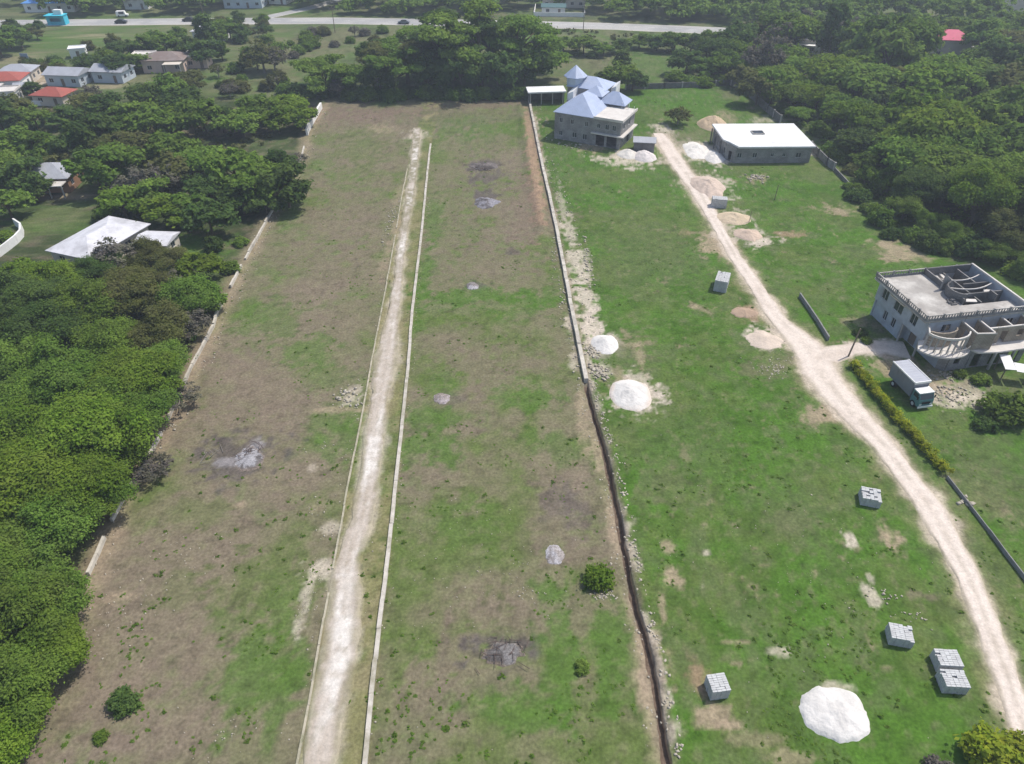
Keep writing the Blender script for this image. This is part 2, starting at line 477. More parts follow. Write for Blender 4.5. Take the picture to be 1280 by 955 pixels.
CT_PX = [((514, 160), (528, 160)), ((515, 175), (526, 175)), ((512, 208), (523, 208)), ((506, 246), (519, 246)), ((500, 287), (511, 287)), ((496, 310), (508, 310)),
         ((491, 355), (504, 355)), ((482, 395), (500, 395)), ((467, 450), (499, 450)), ((462, 502), (486, 502)), ((452, 555), (482, 555)), ((447, 607), (474, 607)),
         ((434, 660), (467, 660)), ((421, 690), (450, 690)), ((410, 746), (452, 746)), ((400, 816), (450, 816)), ((386, 887), (432, 887)),
         ((375, 954), (423, 954)), ((364, 1020), (416, 1020))]
CTL = np.array([G(*a) for a, b in CT_PX]); CTR = np.array([G(*b) for a, b in CT_PX])


def band(L_, R_, x, y):
    """signed half-width distance to a track given its two edges: <1 inside"""
    o = np.argsort(L_[:, 1])
    a = np.interp(y, L_[o, 1], L_[o, 0]); b = np.interp(y, R_[np.argsort(R_[:, 1]), 1], R_[np.argsort(R_[:, 1]), 0])
    return np.abs(x - (a + b) / 2) - np.maximum((b - a) / 2, 0.2)


C = dict(bright=(0.068, 0.142, 0.020), mid=(0.096, 0.134, 0.037), dry=(0.155, 0.145, 0.083), brown=(0.190, 0.149, 0.112), ash=(0.36, 0.34, 0.35),
         burnt=(0.105, 0.09, 0.082), pale=(0.54, 0.465, 0.38), tan=(0.34, 0.265, 0.185), orange=(0.28, 0.195, 0.13), dull=(0.092, 0.125, 0.045),  # burnt: scorched earth, also the shadow painted beside the unfinished house
         wood=(0.045, 0.062, 0.024), soil=(0.175, 0.13, 0.10), white=(0.66, 0.62, 0.56))
C = {k: np.array(v) for k, v in C.items()}

# patches of the ground, (colour, px, py, rx, ry, strength)
PATCH = [
 # left plot
 ('brown', 330, 480, 110, 55, .75), ('brown', 275, 545, 90, 40, .7), ('brown', 405, 345, 60, 50, .6), ('brown', 430, 270, 45, 40, .55),
 ('brown', 440, 195, 60, 25, .45), ('brown', 225, 695, 110, 60, .7), ('brown', 195, 800, 100, 60, .5), ('brown', 250, 905, 80, 60, .8),
 ('brown', 110, 880, 70, 60, .8), ('brown', 60, 940, 80, 25, .8), ('brown', 300, 625, 80, 30, .6), ('brown', 390, 590, 30, 30, .5), ('brown', 285, 430, 40, 30, .6),
 ('soil', 480, 142, 120, 8, .8), ('soil', 600, 131, 60, 6, .7), ('soil', 440, 150, 80, 10, .5),
 ('bright', 385, 440, 35, 22, .6), ('bright', 330, 400, 40, 25, .5), ('bright', 420, 540, 40, 35, .55), ('bright', 400, 470, 30, 16, .4),
 ('bright', 330, 845, 55, 60, .7), ('mid', 345, 735, 60, 60, .7), ('bright', 350, 760, 30, 40, .35), ('bright', 285, 780, 25, 20, .3), ('mid', 255, 640, 40, 20, .5),
 ('bright', 402, 207, 14, 8, .5), ('bright', 362, 266, 16, 22, .5), ('mid', 450, 190, 30, 20, .5), ('mid', 220, 740, 30, 24, .4),
 ('pale', 398, 708, 18, 12, .7), ('pale', 382, 745, 7, 26, .65), ('pale', 374, 785, 6, 18, .55), ('tan', 400, 635, 12, 9, .6), ('pale', 412, 662, 12, 9, .5), ('pale', 390, 585, 6, 8, .4), ('pale', 440, 498, 14, 12, .6), ('tan', 430, 512, 36, 4, .6), ('tan', 495, 285, 6, 26, .5), ('tan', 480, 330, 8, 16, .4), ('tan', 500, 240, 6, 16, .4), ('pale', 520, 168, 14, 6, .6), ('tan', 475, 160, 20, 5, .5), ('tan', 300, 630, 8, 5, .6), ('tan', 150, 745, 14, 8, .5), ('tan', 145, 665, 6, 5, .5),
 # middle plot
 ('brown', 620, 208, 50, 22, .75), ('brown', 640, 262, 55, 40, .7), ('brown', 625, 325, 55, 30, .7), ('brown', 600, 465, 45, 30, .75),
 ('brown', 575, 500, 35, 20, .6), ('brown', 570, 535, 28, 9, .75), ('brown', 560, 420, 40, 20, .5), ('brown', 675, 455, 22, 14, .6), ('brown', 712, 610, 38, 42, .85), ('brown', 690, 660, 40, 30, .7), ('brown', 720, 690, 40, 14, .7), ('brown', 650, 770, 90, 40, .8),
 ('brown', 590, 845, 95, 50, .75), ('brown', 530, 890, 60, 60, .5), ('brown', 690, 890, 36, 36, .65), ('brown', 600, 730, 60, 30, .5), ('brown', 640, 905, 30, 16, .4),
 ('brown', 560, 215, 30, 20, .3), ('brown', 560, 300, 25, 25, .35), ('brown', 710, 500, 14, 16, .5), ('brown', 660, 575, 20, 12, .4),
 ('burnt', 605, 207, 22, 7, .8), ('burnt', 610, 222, 26, 9, .7), ('burnt', 608, 245, 16, 8, .9), ('burnt', 590, 358, 22, 7, .8), ('burnt', 640, 315, 14, 4, .6),
 ('burnt', 628, 815, 46, 24, .9), ('burnt', 700, 630, 26, 26, .4), ('burnt', 640, 812, 22, 14, .6), ('burnt', 720, 640, 22, 30, .35), ('burnt', 300, 570, 46, 28, .8), ('ash', 285, 578, 16, 5, .5), ('ash', 318, 560, 9, 14, .5), ('burnt', 560, 500, 20, 8, .4),
 ('bright', 600, 370, 70, 14, .75), ('bright', 530, 350, 12, 50, .65), ('bright', 545, 270, 14, 30, .5), ('bright', 555, 480, 20, 14, .5), ('bright', 535, 560, 34, 26, .7),
 ('bright', 545, 520, 30, 14, .6), ('bright', 660, 495, 45, 20, .65), ('bright', 690, 555, 34, 22, .5), ('mid', 560, 680, 70, 60, .7), ('bright', 580, 660, 40, 30, .35),
 ('bright', 640, 885, 62, 26, .8), ('bright', 700, 820, 30, 70, .75), ('bright', 760, 800, 42, 70, .75), ('bright', 690, 735, 26, 20, .7), ('bright', 650, 380, 40, 16, .5),
 ('bright', 720, 400, 14, 30, .5), ('bright', 565, 165, 25, 8, .5), ('bright', 610, 160, 30, 8, .4), ('bright', 745, 570, 12, 30, .5), ('bright', 690, 370, 20, 14, .6), ('dull', 560, 150, 60, 12, .5),
 ('brown', 690, 700, 18, 14, .7), ('brown', 760, 690, 12, 30, .6),
 # bank beside the long wall
 ('orange', 668, 200, 10, 60, .9), ('orange', 672, 250, 9, 40, .85), ('soil', 655, 260, 16, 50, .5), ('orange', 662, 160, 7, 25, .8),
 ('pale', 702, 256, 5, 30, .4), ('pale', 712, 290, 8, 20, .6), ('pale', 722, 330, 14, 24, .75), ('pale', 733, 375, 15, 26, .8), ('pale', 736, 410, 15, 26, .85),
 ('pale', 750, 432, 26, 18, .9), ('pale', 752, 462, 18, 10, .7), ('pale', 712, 403, 6, 8, .8), ('pale', 718, 450, 8, 9, .6), ('tan', 728, 520, 8, 40, .6), ('tan', 745, 560, 8, 30, .6),
 ('tan', 765, 660, 7, 26, .6), ('tan', 800, 790, 8, 40, .65), ('tan', 806, 870, 10, 20, .8), ('tan', 820, 800, 8, 20, .6), ('pale', 775, 640, 6, 26, .5), ('pale', 760, 580, 5, 24, .45),
 # right plot
 ('tan', 838, 722, 13, 18, .8), ('tan', 834, 684, 12, 7, .7), ('pale', 881, 690, 8, 6, .8), ('pale', 878, 735, 4, 12, .6), ('orange', 872, 848, 14, 26, .8), ('tan', 893, 890, 20, 14, .85),
 ('tan', 915, 905, 16, 8, .8), ('tan', 830, 760, 5, 18, .6), ('tan', 925, 802, 22, 4, .6), ('pale', 978, 816, 16, 7, .6), ('tan', 918, 829, 12, 4, .6), ('tan', 935, 925, 25, 8, .4), ('tan', 990, 945, 35, 10, .5),
 ('tan', 890, 306, 26, 12, .85), ('orange', 858, 290, 10, 4, .6), ('orange', 932, 391, 20, 9, .9), ('pale', 957, 424, 26, 14, .95), ('tan', 1030, 520, 22, 16, .8),
 ('tan', 1110, 668, 18, 15, .85), ('pale', 1063, 677, 8, 9, .85), ('pale', 1090, 745, 9, 12, .7), ('pale', 1088, 722, 4, 7, .6), ('tan', 869, 383, 7, 4, .7), ('orange', 985, 292, 22, 5, .75), ('tan', 1120, 312, 30, 14, .8),
 ('dry', 960, 462, 36, 14, .6), ('dry', 975, 450, 30, 12, .5), ('dry', 785, 435, 34, 14, .6), ('tan', 795, 430, 22, 6, .45), ('dull', 815, 320, 60, 40, .6), ('dull', 780, 450, 40, 16, .6), ('dull', 990, 650, 40, 50, .6), ('dry', 985, 655, 26, 30, .35),
 ('dull', 850, 560, 60, 50, .4), ('brown', 1150, 745, 18, 6, .7), ('dull', 1085, 880, 14, 10, .5), ('tan', 942, 222, 14, 5, .6), ('tan', 1050, 262, 20, 6, .7), ('dry', 830, 600, 30, 30, .3), ('dry', 800, 620, 20, 18, .35),
 ('pale', 1044, 858, 22, 6, .6), ('pale', 792, 495, 28, 20, .95), ('pale', 795, 470, 16, 10, .6), ('pale', 783, 470, 4, 6, .7), ('tan', 800, 445, 6, 22, .55), ('tan', 775, 470, 8, 18, .5), ('dull', 700, 190, 20, 30, .4),
 ('tan', 735, 180, 18, 10, .7), ('pale', 790, 198, 36, 9, .8), ('pale', 870, 188, 40, 13, .8), ('pale', 830, 165, 14, 10, .8), ('pale', 895, 190, 16, 14, .8), ('dry', 855, 170, 40, 8, .6), ('pale', 960, 150, 30, 6, .4),
 ('tan', 905, 145, 16, 8, .6), ('pale', 1015, 190, 10, 10, .7), ('pale', 885, 232, 28, 14, .7), ('pale', 915, 272, 26, 9, .5), ('pale', 935, 296, 30, 10, .7), ('pale', 945, 306, 20, 5, .8),
 # yard of the unfinished house
 ('pale', 1100, 436, 36, 12, .95), ('tan', 1110, 455, 30, 12, .7), ('pale', 1190, 490, 40, 18, .8), ('tan', 1165, 480, 30, 16, .6), ('pale', 1210, 500, 24, 12, .7), ('tan', 1150, 462, 40, 12, .6), ('dry', 1240, 480, 40, 20, .5),
 ('dry', 1220, 610, 60, 40, .45), ('dull', 1240, 580, 50, 40, .5), ('bright', 1110, 500, 26, 26, .5), ('burnt', 1090, 405, 14, 12, .5), ('tan', 1065, 400, 14, 6, .4),  # burnt-toned spot left of the house paints its cast shadow into the ground
 # far fields and gardens
 ('dry', 350, 62, 70, 12, .6), ('tan', 270, 165, 50, 6, .6), ('dry', 230, 160, 60, 10, .6), ('dull', 60, 60, 90, 14, .7), ('bright', 80, 50, 80, 10, .5), ('tan', 20, 75, 30, 8, .4), ('tan', 110, 45, 30, 3, .5),
 ('bright', 60, 275, 60, 16, .6), ('dry', 70, 272, 45, 12, .4), ('bright', 240, 310, 40, 20, .7), ('tan', 45, 100, 40, 14, .7), ('pale', 20, 112, 26, 10, .7), ('dry', 740, 80, 60, 14, .4), ('bright', 810, 78, 40, 14, .6), ('bright', 870, 130, 60, 18, .8), ('brown', 912, 120, 14, 6, .5),
 ('tan', 70, 246, 50, 5, .6), ('bright', 40, 160, 50, 10, .6), ('tan', 130, 107, 30, 4, .6), ('dry', 420, 48, 60, 8, .5), ('dry', 320, 90, 50, 14, .5),
]
PG = []
for (k, px, py, rx, ry, s) in PATCH:
    cx, cy = G(px, py)
    f = cy * math.cos(PITCH) + CAM_H * math.sin(PITCH)
    dep = math.atan2(CAM_H, cy)
    mpp = f / F_PX
    ang = math.atan((py - 477.5) / F_PX)
    # metres along the ground per vertical pixel
    my = abs(G(px, py - 1)[1] - G(px, py + 1)[1]) / 2
    PG.append((C[k], cx, cy, rx * mpp, ry * my, s))


def mixc(a, b, w):
    return a + (b - a) * w[..., None]


def ground_colour(x, y):
    n1 = fbm(x, y, 22, 5, 1); n2 = fbm(x, y, 7, 5, 2); n3 = fbm(x, y, 2.2, 4, 3); n4 = fbm(x, y, 0.9, 3, 4)
    wa = fbm(x, y, 5, 4, 31) - .5; wb = fbm(x, y, 5, 4, 32) - .5; wc = fbm(x, y, 1.6, 4, 33) - .5; wd = fbm(x, y, 1.6, 4, 34) - .5
    jx = (n3 - .5) * 2.0
    n5 = fbm(x, y * 0.8, 4.2, 5, 9)
    # right plot: lush grass
    right = mixc(mixc(np.broadcast_to(C['bright'], x.shape + (3,)), C['mid'], sstep(.38, .68, n2)), C['dull'], sstep(.45, .75, n3) * .8)
    right = mixc(right, C['dry'], sstep(.60, .80, n1 * .5 + n4 * .5) * .4)
    right = mixc(right, C['bright'] * .72, sstep(.52, .66, fbm(x, y, 3.4, 5, 14)) * .55)
    right = mixc(right, C['tan'] * .8, sstep(.66, .76, n5 * .5 + fbm(x, y, 1.1, 3, 15) * .5) * .6)
    midp = mixc(np.broadcast_to(C['mid'], x.shape + (3,)), C['dry'], sstep(.36, .66, n2 * .6 + n3 * .4))
    midp = mixc(midp, C['brown'], sstep(.46, .64, n1 * .45 + n5 * .55) * .7)
    midp = mixc(midp, C['bright'], sstep(.55, .72, n5) * .4)
    leftp = mixc(np.broadcast_to(C['mid'], x.shape + (3,)), C['dry'], sstep(.30, .58, n2 * .6 + n3 * .4))
    leftp = mixc(leftp, C['brown'], sstep(.42, .62, n1 * .45 + n5 * .55) * .5)
    leftp = mixc(leftp, C['bright'], sstep(.56, .72, fbm(x, y, 3.5, 4, 12)) * .35)
    far = mixc(np.broadcast_to(C['dull'], x.shape + (3,)), C['bright'], sstep(.4, .7, n1) * .6)
    far = mixc(far, C['dry'], sstep(.42, .66, n2) * .65)
    far = mixc(far, C['wood'], sstep(.56, .70, fbm(x, y, 5, 4, 18)) * .6)
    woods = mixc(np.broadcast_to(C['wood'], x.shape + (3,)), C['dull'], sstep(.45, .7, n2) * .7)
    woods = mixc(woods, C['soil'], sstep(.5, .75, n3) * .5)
    xt = xtrench(y); xk2 = xline(KR, y); xk1 = xline(KL, y); xw = xline(WL, y)
    c = right
    c = mixc(c, midp, sstep(.5, -.5, x - xt + jx * .3))
    c = mixc(c, leftp, sstep(.3, -.3, x - xk1 + jx * .2))
    strip = mixc(np.broadcast_to(C['dry'] * np.array([1.2, 1.22, .98]), x.shape + (3,)), C['mid'], sstep(.44, .66, n5) * .75)
    strip = mixc(strip, C['tan'], sstep(.5, .68, n3) * .25)
    c = mixc(c, strip, sstep(.1, -.1, x - xk2) * sstep(-.1, .1, x - xk1))
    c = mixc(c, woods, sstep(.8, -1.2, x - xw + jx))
    c = mixc(c, far, sstep(196, 205, y + jx * 2))
    c = mixc(c, right, sstep(196, 200, y) * sstep(214, 211, y) * sstep(xt, xt + 6, x) * sstep(70, 64, x))
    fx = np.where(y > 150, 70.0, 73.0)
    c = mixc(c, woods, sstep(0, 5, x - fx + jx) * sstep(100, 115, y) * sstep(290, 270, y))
    for (pc, cx, cy, rx, ry, s) in PG:
        sel = (np.abs(x - cx) < rx * 2.4 + 1) & (np.abs(y - cy) < ry * 2.4 + 1)
        if not sel.any(): continue
        big = min(1.0, rx / 4); kx, ky = min(4.5, rx * 1.3), min(6.5, ry * 1.3)
        ux = x[sel] - cx + kx * (wa[sel] * big + wc[sel] * (1 - big)); uy = y[sel] - cy + ky * (wb[sel] * big + wd[sel] * (1 - big))
        r = np.hypot(ux / rx, uy / ry) + (n3[sel] - .5) * 1.5 * max(big, .6) + (n4[sel] - .5) * 1.9
        w = sstep(1.25, .55, r) * s
        if pc is C['brown']: w = w * .82
        c[sel] = mixc(c[sel], pc, w)
    fl = fbm(x, y, .85, 3, 19)
    c = mixc(c, C['dry'] * 1.15, sstep(.62, .76, fl) * .38)
    c = mixc(c, c * .62, sstep(.36, .26, fl) * .6)
    # worn verges of the winding track and of the street between the kerbs
    d = band(RTL, RTR, x, y)
    c = mixc(c, C['pale'], sstep(.9, -.2, d + (n3 - .5) * 2.2) * .85 * (y < 172))
    c = mixc(c, C['tan'], sstep(2.2, .2, d + (n3 - .5) * 3.5) * .30 * (y < 172))
    d = band(CTL, CTR, x, y)
    c = mixc(c, C['pale'] * .85, sstep(.5, -.4, d + (n3 - .5) * 1.6) * .6 * (y < 172))
    # spoil along the open trench
    d = np.abs(x - xt)
    c = mixc(c, C['tan'], sstep(2.0, .4, d + (n3 - .5) * 3.0) * .7 * (.25 + .75 * sstep(.38, .56, n5)) * (y < 76) * (x < xt))
    c = mixc(c, C['pale'] * .9, sstep(1.4, .4, d + (n4 - .5) * 2.6) * .8 * sstep(.42, .56, n5) * (y < 200) * (x > xt))
    c = mixc(c, C['brown'], sstep(1.2, .3, d + (n3 - .5) * 1.2) * .5 * (y < 200))
    c = mixc(c, C['burnt'], sstep(.46, .38, d) * (y < 76) * .4)
    # kerb foot and old wall foot: trampled, stony
    d = np.abs(x - xw)
    c = mixc(c, C['tan'], sstep(2.5, .5, d + (n3 - .5) * 2.5) * .45 * (y < 195))
    return np.clip(c * (0.86 + 0.28 * n4)[..., None], 0, .8)


# ------------------------------------------------------------------ ground sheet (one mesh; the trench is sunk into it)
def make_ground():
    half = [0.0, 0.20, 0.30, 0.36, 0.5, 0.75]
    u = 0.75
    while u < 62: u += 0.34; half.append(u)
    step = .5
    while u < 1600: step *= 1.07; u += step; half.append(u)
    half = np.array(half)
    us = np.concatenate([-half[:0:-1], half])
    ys = [24.0]
    while ys[-1] < 112: ys.append(ys[-1] + .36)
    step = .4
    while ys[-1] < 350: step = min(step * 1.015, 1.6); ys.append(ys[-1] + step)
    step = 2
    while ys[-1] < 3000: step *= 1.15; ys.append(ys[-1] + step)
    back = [23.0, 21, 18, 14, 8, 0, -15, -40, -100, -250, -600]
    ys = np.array(back[::-1] + ys)
    U, Y = np.meshgrid(us, ys)
    X = U + xtrench(Y) * np.clip(1 - np.abs(U) / 70, 0, 1)
    depth = sstep(76.5, 73.5, Y) * sstep(4, 10, Y)
    wall_in = sstep(0.35, 0.31, np.abs(U))
    X += (fbm(np.sign(U) * 9.0, Y, 1.3, 4, 77) - .5) * .42 * depth * np.exp(-((np.abs(U) - .33) / .25) ** 2)
    Z = -(0.55 + .35 * fbm(X * 0, Y, 3.0, 3, 78)) * depth * wall_in
    near = np.clip(1 - np.abs(U) / 200, 0, 1)
    Z += (fbm(X, Y, 9, 3, 50) - .5) * .10 * near * (np.abs(U) > .5) * sstep(350, 250, Y)
    # earth banked up on the left of the long wall in its far half
    bank = np.exp(-((U + 2.4) / 1.1) ** 2) * sstep(110, 125, Y) * sstep(200, 185, Y)
    Z += bank * (.25 + .5 * fbm(X, Y, 2.2, 3, 51))
    # low spoil ridge beside the open trench
    Z += np.exp(-((U - 1.0) / .5) ** 2) * depth * .30 * sstep(.4, .7, fbm(X, Y, 1.2, 3, 52)) * (U > .46)
    Z += np.exp(-((U + 1.0) / .5) ** 2) * depth * .20 * fbm(X, Y, 1.4, 3, 53) * (U < -.46)
    colr = ground_colour(X, Y)
    colr[(np.abs(U) < .33) & (depth > .5)] = C['soil'] * .8
    V = np.stack([X, Y, Z], -1).reshape(-1, 3)
    me = np_mesh("ground", V, grid_faces(len(ys), len(us)), M['ground'], colr.reshape(-1, 3), smooth=True)
    o = link_mesh("ground", me)
    tag(o, kind="structure")
make_ground()


# ------------------------------------------------------------------ tracks and the main road
def ribbon(name, Ls, Rs, z, ncross, colour_fn, m, jit=0.35, step=0.6, kind="structure"):
    seg = np.hypot(*np.diff((Ls + Rs) / 2, axis=0).T); s = np.concatenate([[0], np.cumsum(seg)])
    n = int(s[-1] / step)
    t = np.linspace(0, s[-1], n)
    # smooth the edges
    def sm(a):
        b = np.stack([np.interp(t, s, a[:, 0]), np.interp(t, s, a[:, 1])], -1)
        k = max(3, int(4 / step)) | 1
        p = np.pad(b, ((k // 2, k // 2), (0, 0)), mode='edge')
        b2 = np.stack([np.convolve(p[:, i], np.ones(k) / k, 'valid') for i in range(2)], -1)
        b2[0], b2[-1] = b[0], b[-1]
        return b2
    A, B = sm(Ls), sm(Rs)
    w = np.linspace(0, 1, ncross)
    P = A[:, None] * (1 - w[None, :, None]) + B[:, None] * w[None, :, None]
    e = np.zeros((n, ncross))
    e[:, 0] = (fbm(t, t * 0, 2.2, 5, 5) - .5) * jit * 2.4; e[:, -1] = (fbm(t, t * 0 + 50, 2.2, 5, 6) - .5) * jit * 2.4
    e[:, 1] = e[:, 0] * .6; e[:, -2] = e[:, -1] * .6
    d = (B - A) / np.linalg.norm(B - A, axis=1, keepdims=True)
    P = P + e[..., None] * d[:, None, :]
    T = np.broadcast_to(t[:, None], (n, ncross)); W = np.broadcast_to(w[None], (n, ncross))
    cfn = colour_fn(P[..., 0], P[..., 1], W, T)
    zz = np.full((n, ncross), z)
    zz[:, 1:-1] += 0.03 * np.sin(W[:, 1:-1] * np.pi) + (fbm(P[:, 1:-1, 0], P[:, 1:-1, 1], 1.5, 3, 8) - .5) * .03
    zz[:, 0] = -0.06; zz[:, -1] = -0.06
    zz += (0.05 if z < .2 else 0)
    V = np.concatenate([P, zz[..., None]], -1).reshape(-1, 3)
    me = np_mesh(name, V, grid_faces(n, ncross)[:, ::-1], m, cfn.reshape(-1, 3), smooth=True)
    o = link_mesh(name, me)
    tag(o, kind=kind)
    return o


def fade_edge(c, x, y, w, t, wid, amt=1.0):
    n = fbm(x, y, 1.1, 4, 65)
    k = sstep(wid, .02, np.minimum(w, 1 - w) + (n - .5) * wid * 1.5) * amt
    return mixc(c, ground_colour(x, y), k)


def winding_colour(x, y, w, t):
    n = fbm(x, y, 3, 5, 61); n2 = fbm(x, y, .8, 3, 62)
    c = np.broadcast_to(np.array((0.62, 0.535, 0.46)), x.shape + (3,)).copy()
    c = mixc(c, np.array((0.50, 0.42, 0.35)), sstep(.45, .75, n) * .7)
    rut = np.exp(-((w - .52) / .11) ** 2) * sstep(.30, .55, fbm(t, w * 0, 9, 4, 63)) * sstep(.3, .5, fbm(x, y, 1.2, 3, 64))
    c = mixc(c, np.array((0.33, 0.285, 0.22)), rut * .4)
    whl = np.exp(-((w - .30) / .07) ** 2) + np.exp(-((w - .72) / .07) ** 2)
    c = mixc(c, np.array((0.70, 0.62, 0.545)), np.clip(whl, 0, 1) * .3)
    c = mixc(c, np.array((0.42, 0.36, 0.27)), sstep(.18, .02, np.minimum(w, 1 - w)) * .7 * sstep(.3, .55, n2))
    return fade_edge(c, x, y, w, t, .13, .9)


def central_colour(x, y, w, t):
    n = fbm(x, y, 2.6, 5, 71); n2 = fbm(x, y, .9, 4, 72)
    c = np.broadcast_to(np.array((0.42, 0.36, 0.30)), x.shape + (3,)).copy()
    c = mixc(c, np.array((0.66, 0.62, 0.57)), sstep(.42, .66, fbm(x * 1.0, y * .35, 2.6, 5, 74)) * sstep(.48, .08, abs(w - .5)) * .9)
    c = mixc(c, np.array((0.33, 0.275, 0.215)), sstep(.46, .72, n2) * .5)
    whl = np.exp(-((w - .36) / .09) ** 2) + np.exp(-((w - .64) / .09) ** 2)
    c = mixc(c, np.array((0.64, 0.59, 0.53)), np.clip(whl, 0, 1) * .18)
    c = mixc(c, np.array((0.25, 0.225, 0.16)), sstep(.62, .76, fbm(x, y, .55, 3, 75)) * .4)
    c = mixc(c, np.array((0.70, 0.66, 0.61)), sstep(.64, .78, fbm(x, y, .8, 3, 76)) * .3)
    c = mixc(c, np.array((0.20, 0.185, 0.105)), sstep(.40, .60, fbm(x, y, 1.7, 4, 73)) * sstep(.34, .04, np.minimum(w, 1 - w)) * .9)
    c = mixc(c, np.array((0.22, 0.20, 0.125)), sstep(.40, .60, n2 * .5 + n * .5) * sstep(85, 140, y) * .85)
    return fade_edge(c, x, y, w, t, .24)


ribbon("dirt_track", RTL, RTR, 0.03, 17, winding_colour, M['track'], .38, .35)
ribbon("street_bed", CTL, CTR, 0.03, 19, central_colour, M['track'], .5, .28)
sp_t = np.array(GA([(1025, 432), (1042, 430.5), (1060, 429), (1080, 426.5), (1095, 425), (1110, 424), (1128, 426)]))
sp_b = np.array(GA([(1030, 458), (1047, 457), (1066, 446), (1085, 443), (1103, 442), (1120, 446), (1140, 452)]))
ribbon("house_drive", sp_t, sp_b, 0.026, 9, winding_colour, M['track'], .3)


def road_colour(x, y, w, t):
    n = fbm(x, y, 8, 4, 81)
    c = np.broadcast_to(np.array((0.33, 0.325, 0.315)), x.shape + (3,)).copy()
    c = mixc(c, np.array((0.46, 0.44, 0.41)), sstep(.4, .6, n) * .6)
    c = mixc(c, np.array((0.50, 0.46, 0.40)), sstep(.12, .02, np.minimum(w, 1 - w)) * .8)
    return c


RC = [(-420, 300), (-260, 291), (-190, 290.3), (-120, 293.5), (-66, 294.5), (-20, 291), (7, 288.5), (35, 285.5), (74, 278.5), (110, 270), (160, 255), (300, 205)]
RC = np.array(RC, float)
tn = np.gradient(RC, axis=0); tn /= np.linalg.norm(tn, axis=1, keepdims=True); nr_ = np.stack([-tn[:, 1], tn[:, 0]], -1)
ribbon("main_road", RC + nr_ * 5.6, RC - nr_ * 5.6, 0.05, 9, road_colour, M['track'], .05, 3.0)
SR = np.array([(-95, 299.5), (-90, 306), (-82, 316), (-74, 332), (-66, 350)], float)
tn = np.gradient(SR, axis=0); tn /= np.linalg.norm(tn, axis=1, keepdims=True); nr_ = np.stack([-tn[:, 1], tn[:, 0]], -1)
ribbon("side_road", SR + nr_ * 2.8, SR - nr_ * 2.8, 0.046, 7, road_colour, M['track'], .05, 3.0)
mk = MB()
RS = np.stack([np.interp(np.linspace(0, 1, 180), np.linspace(0, 1, len(RC)), RC[:, i]) for i in range(2)], -1)
for i in range(0, 178, 2):
    a, b = RS[i], RS[i + 1]
    d = (b - a) / np.linalg.norm(b - a); e = np.array((-d[1], d[0])) * .08
    b = a + d * 2.4
    mk.poly([(*(a - e), .142), (*(b - e), .142), (*(b + e), .142), (*(a + e), .142)], [(0, 1, 2, 3)])
tag(mk.build("road_marking", M['white']), kind="structure")


# ------------------------------------------------------------------ kerbs, walls, trench wall
def strip_wall(mb, pts, w, h, z0=-.1, jit=0.0, seed=0):
    """wall following a polyline, cut in short lengths of slightly uneven height"""
    pts = [Vector((p[0], p[1], 0)) for p in pts]
    rr = random.Random(seed)
    for a, b in zip(pts[:-1], pts[1:]):
        ln = (b - a).length; n = max(1, int(ln / 2.4)); d = (b - a) / ln; e = Vector((-d.y, d.x, 0)) * w / 2
        for k in range(n):
            p, q = a + d * (ln * k / n), a + d * (ln * (k + 1) / n - (.015 if jit else 0))
            if jit > .15 and rr.random() < jit * .35: continue
            hh = h * (1 + rr.uniform(-jit, jit)); s = rr.uniform(-.03, .03) * (jit > 0)
            o = e.normalized() * s if w else e
            mb.prism([((p - e + o).x, (p - e + o).y), ((q - e + o).x, (q - e + o).y), ((q + e + o).x, (q + e + o).y), ((p + e + o).x, (p + e + o).y)], z0, hh)


def ln_y(Lp, y0, y1, n=40):
    ys = np.linspace(y0, y1, n)
    return list(zip(np.interp(ys, Lp[:, 1], Lp[:, 0]), ys))


mb = MB(); strip_wall(mb, ln_y(KR, 22, 165, 46), .40, .26, -.1, .12, 1)
tag(mb.build("kerb", M['kerb']), "wide pale concrete kerb on the right side of the unpaved street", "kerb")
mb = MB(); strip_wall(mb, ln_y(KL, 22, 150, 46), .20, .16, -.1, .22, 2)
tag(mb.build("kerb", M['kerb_old']), "thin weathered kerb on the left side of the unpaved street", "kerb")

lw = empty("boundary_wall", (*G(240, 459), 0))
tag(lw, "low pale broken stone wall along the left edge of the bare plots", "wall")
def loc(pts, o): return [(p[0] - o.location.x, p[1] - o.location.y) for p in pts]
mb = MB(); strip_wall(mb, loc(ln_y(WL, 44, 163, 52), lw), .30, .5, -.1, .2, 3); mb.build("wall_run", M['wallstone'], lw)
mb = MB(); strip_wall(mb, loc(ln_y(WL, 171, 191.5, 8), lw), .5, 1.5, -.1, .05, 4)
mb.build("end_panel", M['white'], lw)["label"] = "taller white end panel"

TRL = TR
fw = empty("foundation_wall", (*G(713, 380), 0))
tag(fw, "long low concrete wall between the bare plots and the green plots", "wall")
mb = MB(); strip_wall(mb, loc(ln_y(TRL, 75.5, 198, 60), fw), .55, .55, -.3, .12, 5); mb.build("wall_run", M['wallstone'], fw)
mb = MB()
for (x, y) in loc(ln_y(TRL, 77, 197, 32), fw):
    for dx in (-.1, .1): mb.tube((x + dx, y, .5), (x + dx + .02, y, 1.15), .012, .012, 4)
mb.build("starter_bars", M['rust'], fw)

